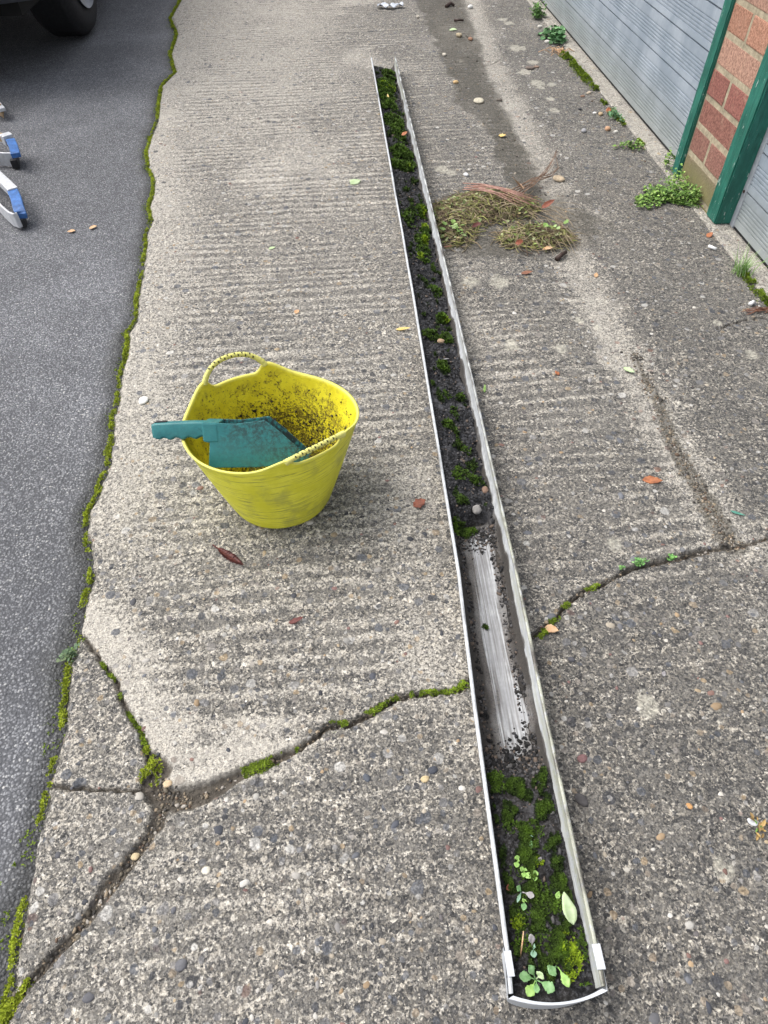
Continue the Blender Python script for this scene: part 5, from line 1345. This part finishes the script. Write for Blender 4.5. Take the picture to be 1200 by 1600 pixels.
def tub():
    nphi, nt = 180, 46; phi = np.linspace(0, 2 * np.pi, nphi, endpoint=False); ts = np.linspace(0, 1, nt)
    PH, T = np.meshgrid(phi, ts)
    xo, yo, zo = tub_shape(PH, T)
    wall = .0042
    fl = np.clip((.06 - T) / .06, 0, 1); sh = 1 - .10 * fl ** 2
    xo, yo = xo * sh, yo * sh
    r = np.hypot(xo, yo); k = (r - wall) / r
    # inside wall, from rim down to floor
    xi, yi, zi = xo * k, yo * k, np.maximum(zo, .007)
    bead = .0009 * np.exp(-((1 - T) / .03) ** 2)
    xo2, yo2 = xo * (1 + bead / r), yo * (1 + bead / r)
    # top ring
    xt, yt, zt = xo[-1] * (1 - wall * .5 / r[-1]), yo[-1] * (1 - wall * .5 / r[-1]), zo[-1] + .0016
    rows = [np.stack([xo2[i], yo2[i], zo[i] + .001], 1) for i in range(nt)] + [np.stack([xt, yt, zt], 1)] + [np.stack([xi[i], yi[i], zi[i]], 1) for i in range(nt - 1, -1, -1)]
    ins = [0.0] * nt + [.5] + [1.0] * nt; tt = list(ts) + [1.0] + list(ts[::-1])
    for q in (.75, .5, .25, .02):
        rows.append(np.stack([xi[0] * q, yi[0] * q, np.full(nphi, .007)], 1)); ins.append(1.0); tt.append(0.0)
    V = np.concatenate(rows); n = len(rows); idx = np.arange(n * nphi).reshape(n, nphi); nx_ = np.roll(idx, -1, 1)
    F = np.stack([idx[:-1], nx_[:-1], nx_[1:], idx[1:]], -1).reshape(-1, 4)
    INS = np.repeat(ins, nphi); TT = np.repeat(tt, nphi)
    ang = np.arctan2(V[:, 1], V[:, 0])
    back = np.maximum(0, np.cos(ang - math.radians(70)))
    clog = np.clip(.45 + .6 * sstep(.95, .35, TT) * back + .35 * sstep(.6, .2, TT), 0, 1) * INS * sstep(1.0, .88, TT)
    RIM = np.clip(sstep(.985, 1.0, TT), 0, 1) * (INS < .9) + sstep(.99, 1.0, TT) * (INS > .9) * .6
    A = np.stack([INS, clog, RIM], 1)
    b = len(V); V = np.concatenate([V, [(0, 0, .007), (0, 0, .001)]]); A = np.concatenate([A, [(1, 1, 0), (0, 0, 0)]])
    tri = np.concatenate([np.stack([idx[-1], nx_[-1], np.full(nphi, b)], -1), np.stack([nx_[0], idx[0], np.full(nphi, b + 1)], -1)])
    o = mesh('body', V, F.tolist() + tri.tolist(), M['tub'], parent=TUB, attrs={'A': A})
    # handles: a beaded grip bowing above the rim between two flared roots
    for P, rise, inn, lab in ((PH1, .024, .004, 'upright handle at the back'), (PH2, .003, -.003, 'handle folded along the front rim')):
        m = 97; s = np.linspace(-1, 1, m); ph = P + s * .425
        x, y, z = tub_shape(ph, np.ones(m)); r = np.hypot(x, y); ze = float(z[0])
        arch = np.clip(1 - np.abs(s) ** 2.4, 0, 1)
        zc = ze - .0045 + (rise + .0045) * arch ** .8
        k = (r - .002 + inn * arch) / r; x, y = x * k, y * k
        ring = 12; V = []; C = []
        ctr = np.stack([x, y, zc], 1); tan = np.gradient(ctr, axis=0); tan /= np.linalg.norm(tan, axis=1)[:, None]
        for i in range(m):
            out = np.array([math.cos(ph[i]), math.sin(ph[i]), 0]); nrm = np.cross(tan[i], out); nrm /= np.linalg.norm(nrm); out = np.cross(nrm, tan[i])
            rad = .0040 * (1 + .35 * max(0, abs(s[i]) - .75) * 4 * .6) * (1 + .10 * math.sin(i * 1.9))
            for q in range(ring):
                a = 2 * math.pi * q / ring
                V.append(ctr[i] + out * math.cos(a) * rad + nrm * math.sin(a) * rad * 1.15)
                C.append((1.0 if (i % 5 < 2 and (q + 2 * ((i // 5) % 2)) % 4 < 2 and abs(s[i]) < .76) else 0.0,) * 3)
        ii = np.arange(m * ring).reshape(m, ring); jj = np.roll(ii, -1, 1)
        F = np.stack([ii[:-1], jj[:-1], jj[1:], ii[1:]], -1).reshape(-1, 4)
        h = mesh('handle', V, F, M['rope'], parent=TUB, attrs={'V': np.array(C)}); h['label'] = lab
    # soil crumbs stuck inside
    rr = np.random.default_rng(6); n = 520; ph = rr.uniform(.1, 2.6, n); t = np.clip(rr.normal(.36, .22, n), .03, .9)
    x, y, z = tub_shape(ph, t); r = np.hypot(x, y); k = (r - wall - .0008) / r
    cl = fbm(ph * 5, t * 9, 2, 4) > -.12; x, y, z, k = x[cl], y[cl], z[cl], k[cl]
    rad = np.clip(rr.lognormal(math.log(.0013), .5, len(x)), .0006, .0042)
    v, f, kk = lumps(np.stack([TX + x * k, TY + y * k, z], 1), rad, .8, .35, 4)
    pal = np.array([(.015, .014, .012), (.03, .026, .02), (.05, .04, .028)])
    tag(mesh('tub_soil', v, f, M['crumb'], attrs={'V': pal[rr.integers(0, 3, len(x))][kk]}), 'black soil crumbs stuck to the inside of the yellow tub', 'soil', kind='stuff')
tub()

# ------------------------------------------------------------------ teal gutter scoop in the tub
def scoop():
    t = NT('teal_plastic', .5); n = t.noise(40, 5, .65); d = t.noise(170, 5, .75); sc = t.noise(1, 4, .7, t.scale((30, 300, 300)))
    A, _ = t.attr('A')
    c = t.mix(t.ss(n, .3, .7), (.018, .150, .160), (.034, .215, .220))
    c = t.mix(t.ss(sc, .58, .75, 0, .35), c, (.09, .27, .27))
    c = t.mix(t.math('MULTIPLY', A[0], t.ss(t.math('ADD', t.math('MULTIPLY', d, .6), t.math('MULTIPLY', n, .4)), .40, .60, 0, .92)), c, (.018, .032, .031))
    t.bump(d, .15, .001); mat = t.out(c, .45, .45)
    o0 = at(322, 697, .172)                            # back of the blade, mid height
    roll = math.radians(33)
    U = np.array([.9985, -.045, .02]); U /= np.linalg.norm(U); Nn = np.array([-.03, -math.cos(roll), math.sin(roll)]); Nn -= U * (U @ Nn); Nn /= np.linalg.norm(Nn); Vv = np.cross(Nn, U); Vv = -Vv if Vv[2] < 0 else Vv
    S = .995e-3
    root = empty('gutter_scoop', tuple(o0), 'teal plastic gutter scoop lying in the yellow tub with its handle over the rim', 'scoop')
    def pt(px, py, w): return U * ((px - 322) * S) + Vv * ((697 - py) * S) + Nn * w
    # blade: near wall, far wall, bottom and back
    wall_ = [(322, 733), (333, 660), (372, 663), (419, 659), (440, 676), (468, 704), (486, 722), (470, 731), (400, 735)]
    w0, w1, th = .0, -.046, .0026
    def shell(poly, a, b):
        mb.prism([(x, y) for x, y in poly], lambda x, y, d_: pt(x, y, d_), a, b)
    mb = MB(); shell(wall_, w0, w0 - th); shell(wall_, w1 + th, w1)
    def slab_(p, q, off=(0, 0)):                       # strip joining both walls between two outline points
        a, b = np.array(p, float), np.array(q, float); d = (b - a) / np.linalg.norm(b - a); nn = np.array([-d[1], d[0]]) * th / S
        shell([a, b, b + nn, a + nn], w0 - th, w1 + th)
    slab_((322, 733), (333, 660)); slab_((400, 735), (322, 733)); slab_((470, 731), (400, 735)); slab_((486, 722), (470, 731))
    o = mb.build('blade', mat, parent=root, bevel=.0012)
    v = np.empty(len(o.data.vertices) * 3); o.data.vertices.foreach_get('co', v); v = v.reshape(-1, 3); u = v @ U / S
    at_ = o.data.attributes.new('A', 'FLOAT_COLOR', 'POINT'); A_ = np.clip((u - 8) / 45, 0, 1); A_ = np.where((v @ Nn < -.0022) & (v @ Nn > -.0445), 1.6, A_); at_.data.foreach_set('color', np.stack([A_, A_, A_, A_ * 0 + 1], 1).astype(np.float32).ravel())  # grime towards the tip; inner faces coloured darker so the slit looks shaded
    # grip with four finger waves, dark strip for its slot, and collar
    mb = MB(); top = [(233, 661), (240, 659.5), (300, 659), (334, 660.5)]; bot = []
    for i in range(41):
        x = 336 - (336 - 233) * i / 40; wv = 1.8 * math.sin((x - 236) / 20.5 * 2 * math.pi) if 242 < x < 322 else 0
        bot.append((x, 686 + wv + (4 if x > 322 else 0) + (0 if x > 240 else (240 - x) * -.4)))
    prof = top + bot; wc = -.023
    for k, (sc_, dw) in enumerate(((1, .0115),)):
        mb.prism(prof, lambda x, y, d_: pt(x, y, d_), wc + dw, wc - dw)
    g = mb.build('handle', mat, parent=root, bevel=.004)
    at_ = g.data.attributes.new('A', 'FLOAT_COLOR', 'POINT'); nv = len(g.data.vertices); at_.data.foreach_set('color', np.tile(np.array([.25, .25, .25, 1], np.float32), nv))
    for p in g.data.polygons: p.use_smooth = True
    mb = MB(); mb.prism([(238, 659.6), (256, 659.2), (256, 657.9), (238, 658.3)], lambda x, y, d_: pt(x, y, d_), wc + .006, wc - .006); mb.build('slot_shade', M['seal'], parent=g)  # solid black strip stands in for the shade inside the slot opening
    # collar flaring from the grip to the blade's back
    mb = MB(); mb.prism([(318, 659), (344, 661), (344, 692), (326, 692), (318, 690)], lambda x, y, d_: pt(x, y, d_), .0007, -.0463); cl = mb.build('collar', mat, parent=root, bevel=.003)
    at_ = cl.data.attributes.new('A', 'FLOAT_COLOR', 'POINT'); nv = len(cl.data.vertices); at_.data.foreach_set('color', np.tile(np.array([.2, .2, .2, 1], np.float32), nv))
scoop()

# ------------------------------------------------------------------ ladder ends on the asphalt
def ladder():
    ma = simple('scuffed_aluminium', (.60, .61, .63), .15, 90, .45, .2); ma.node_tree.nodes['Principled BSDF'].inputs['Metallic'].default_value = .35
    mt = simple('blue_tape', (.035, .12, .33), .45, 60, .45, .5); mk = M['seal']; mw = simple('raw_wood', (.42, .30, .18), .3, 50, .8)
    c = at(20, 300, .03); root = empty('ladder', (c[0], c[1], 0), 'aluminium ladder lying on the asphalt with blue taped stile ends', 'ladder')
    def L(px, py, z): return at(px, py, z) - np.array([c[0], c[1], 0])
    def bar(name, pts, w, h, mat, parent=root):
        """flat bar of upright rectangular section along points"""
        mb = MB(); P = [np.array(p) for p in pts]; V = []; F = []
        for i, p in enumerate(P):
            t = P[min(i + 1, len(P) - 1)] - P[max(i - 1, 0)]; t[2] = 0; t = t / np.linalg.norm(t); s = np.array([-t[1], t[0], 0]) * w / 2; u = np.array([0, 0, h / 2])
            V += [p - s - u, p + s - u, p + s + u, p - s + u]
        n = len(P)
        for i in range(n - 1):
            for k in range(4): F.append((4 * i + k, 4 * i + (k + 1) % 4, 4 * i + 4 + (k + 1) % 4, 4 * i + 4 + k))
        F += [(3, 2, 1, 0), (4 * n - 4, 4 * n - 3, 4 * n - 2, 4 * n - 1)]
        mb.add(V, F); return mb.build(name, mat, parent=parent, bevel=.0025)
    far = np.array([-1.35, -.12, 0])
    # near stile: straight upper bar and a lower bar that bends up to meet it
    e1 = L(22, 300, .055); bar('stile', [e1 + (L(-14, 266, .055) - e1) * 8, e1 + (L(-14, 266, .055) - e1) * 2, e1], .030, .022, ma)
    q = [L(31, 343, .024), L(26, 345, .024), L(18, 342, .024), L(8, 333, .024), L(-4, 320, .024), L(-20, 302, .024)]; q.append(q[-1] + (q[-1] - q[-2]) * 12); bar('stile', q, .006, .042, ma)
    tp = bar('blue_tape', [L(19, 296, .056), L(26, 312, .050), L(30, 328, .042), L(33, 334, .036), L(34, 338, .030)], .030, .015, mt)
    mbx = bar('rubber_foot', [L(33, 336, .012), L(35, 344, .012), L(34, 350, .012)], .020, .024, mk)
    # far stile
    q = [L(21, 249, .022), L(12, 249, .022), L(-14, 247, .022)]; q.append(q[-1] + (q[-1] - q[-2]) * 20); bar('stile', q, .007, .042, ma)
    bar('stile', [L(14, 217, .06), L(-10, 212, .06), L(-90, 196, .06)], .026, .018, mw)
    bar('end_plug', [L(15, 219, .058), L(9, 215, .06)], .034, .03, ma)
    bar('blue_tape', [L(17, 220, .058), L(22, 231, .052), L(25, 243, .046)], .028, .015, mt)
    bar('rubber_foot', [L(23, 244, .012), L(24, 252, .012), L(23, 257, .012)], .022, .026, mk)
    # rung beyond
    bar('rung', [L(4, 178, .012), L(-2, 170, .03), L(-30, 140, .05)], .03, .025, mw)
    bar('rung', [L(3, 172, .03), L(-4, 164, .036), L(-30, 136, .05)], .028, .012, ma)
ladder()

# ------------------------------------------------------------------ parked car at upper left
def car():
    xr = -1.145; yc = 3.90; W_ = 1.72; root = empty('parked_car', (xr - W_ / 2, yc + 1.3, 0), 'dark parked car with its rear wheel on the asphalt', 'car')
    ox, oy = xr - W_ / 2, yc + 1.3
    paint = simple('dark_car_paint', (.02, .022, .028), .2, 20, .25, 0, .5); trim = simple('black_trim', (.02, .021, .024), .2, 60, .6, .2); rub = simple('tyre_rubber', (.018, .018, .020), .3, 90, .8, .4)
    rimm = simple('dull_wheel_cover', (.16, .165, .18), .25, 40, .4, .1); glass = simple('dark_glass', (.02, .025, .03), .1, 10, .08, 0, .5); red = simple('red_lens', (.35, .02, .015), .1, 10, .2, 0); under = simple('underbody', (.012, .012, .012), .3, 30, .9)
    def L(x, y, z): return (x - ox, y - oy, z)
    # body: cross sections along the length, from the rear bumper to the nose
    def sect(y, w, z0, zs, zr, wr):
        return [L(ox - w / 2, y, z0), L(ox - w / 2, y, zs * .55), L(ox - w / 2 * .985, y, zs), L(ox - wr / 2, y, zr), L(ox + wr / 2, y, zr), L(ox + w / 2 * .985, y, zs), L(ox + w / 2, y, zs * .55), L(ox + w / 2, y, z0)]
    S = [(yc - .82, 1.30, .40, .62, .66, 1.2), (yc - .74, 1.62, .30, .90, 1.00, 1.35), (yc - .55, 1.70, .28, .95, 1.40, 1.18), (yc - .1, W_, .26, .95, 1.47, 1.18), (yc + 1.2, W_, .24, .93, 1.49, 1.18), (yc + 2.0, W_, .24, .93, 1.20, 1.25), (yc + 2.4, W_, .24, .92, .98, 1.40), (yc + 3.0, 1.66, .26, .78, .82, 1.40), (yc + 3.25, 1.30, .34, .62, .64, 1.1)]
    V = []; F = []
    for s in S: V += sect(*s)
    n = 8
    for i in range(len(S) - 1):
        for k in range(n): F.append((i * n + k, i * n + (k + 1) % n, (i + 1) * n + (k + 1) % n, (i + 1) * n + k))
    F += [tuple(range(n))[::-1], tuple(len(S) * n - n + k for k in range(n))]
    mb = MB(); mb.add(V, F); mb.build('body', paint, parent=root, bevel=.03, smooth=True)
    mb = MB()   # bumper: bowed bar whose lower edge shows at the top left of the photo
    P = []
    for i in range(13):
        t = i / 12 * 2 - 1; P.append((ox + t * W_ / 2 - ox, yc - .70 - .17 * (1 - abs(t) ** 3) - oy))
    V = []; F = []
    for x, y in P: V += [(x, y, .27), (x, y - .03, .33), (x, y - .03, .50), (x, y + .05, .56), (x, y + .12, .42), (x, y + .10, .28)]
    for i in range(12):
        for k in range(6): F.append((i * 6 + k, i * 6 + (k + 1) % 6, i * 6 + 6 + (k + 1) % 6, i * 6 + 6 + k))
    F += [tuple(range(6))[::-1], tuple(72 + k for k in range(6))]
    mb.add(V, F); mb.build('bumper', simple('grey_bumper', (.07, .075, .09), .2, 40, .55, .2), parent=root, smooth=True)
    mb = MB(); mb.box(-W_ / 2 + .1, W_ / 2 - .1, yc - .6 - oy, yc + 3.0 - oy, .20, .30); mb.build('underbody', under, parent=root)
    mb = MB(); mb.add([L(ox - .55, yc - .67, 1.02), L(ox + .55, yc - .67, 1.02), L(ox + .50, yc - .572, 1.36), L(ox - .50, yc - .572, 1.36)], [(0, 1, 2, 3)]); mb.build('rear_window', glass, parent=root, fix=False)
    for s in (-1, 1):
        mb = MB(); mb.box(s * .78 - .06, s * .78 + .06, yc - .77 - oy, yc - .68 - oy, .70, .95, .01); mb.build('tail_light', red, parent=root)
        for yw in (yc, yc + 2.45):
            R, wt = .298, .195; cxw = s * (W_ / 2 - .01 - wt / 2); w_root = None
            prof = [(-wt / 2, .19), (-wt / 2 - .004, .235), (-wt / 2 + .006, .275), (-wt / 2 + .03, R - .004)]
            prof += [(q, R - (.006 if k % 2 else 0)) for k, q in enumerate(np.linspace(-wt / 2 + .04, wt / 2 - .04, 11))] + [(wt / 2 - .03, R - .004), (wt / 2 - .006, .275), (wt / 2 + .004, .235), (wt / 2, .19)]
            m = 64; V = []; F = []
            for i in range(m):
                a = 2 * math.pi * i / m
                for q, r in prof: V.append((cxw + q, yw - oy + r * math.cos(a), R - .004 + r * math.sin(a)))
            k_ = len(prof)
            for i in range(m):
                for k in range(k_ - 1): F.append((i * k_ + k, i * k_ + k + 1, ((i + 1) % m) * k_ + k + 1, ((i + 1) % m) * k_ + k))
            mb = MB(); mb.add(V, F); wh = mb.build('wheel', rub, parent=root, smooth=True)
            V = []; F = []; pr = [(.195, .012), (.185, -.004), (.15, -.014), (.10, -.006), (.05, .002), (.03, .008), (.0005, .008)]; mm = 40
            for i in range(mm):
                a = 2 * math.pi * i / mm
                for r, q in pr:
                    dent = -.012 if (.08 < r < .17 and i % 5 in (1, 2)) else 0
                    V.append((cxw + s * (wt / 2 + q + dent), yw - oy + r * math.cos(a), R - .004 + r * math.sin(a)))
            k_ = len(pr)
            for i in range(mm):
                for k in range(k_ - 1): F.append((i * k_ + k, i * k_ + k + 1, ((i + 1) % mm) * k_ + k + 1, ((i + 1) % mm) * k_ + k))
            mb = MB(); mb.add(V, F)
            for q in range(4):
                a = q * math.pi / 2 + .5; mb.tube([(cxw + s * (wt / 2 + .0), yw - oy + .055 * math.cos(a), R + .055 * math.sin(a)), (cxw + s * (wt / 2 + .014), yw - oy + .055 * math.cos(a), R + .055 * math.sin(a))], .010, 8)
            mb.build('rim', rimm, parent=wh, smooth=True)
car()
def chips():
    """two buff chips on the asphalt"""
    for px, py, lab in ((123, 359, 'buff leaf chip on the asphalt, nearer the ladder'), (145, 356, 'buff leaf chip on the asphalt, nearer the moss strip')):
        p = at(px, py); V, F = blade(.022, .017, .1, .2, .15, seed=px); o = mesh('leaf_chip', V, F, LM['peach']); o.location = (p[0] - .01, p[1], -.002); o.rotation_euler = (0, 0, px); o.modifiers.new('thickness', 'SOLIDIFY').thickness = .0006; tag(o, lab, 'leaf')
chips()
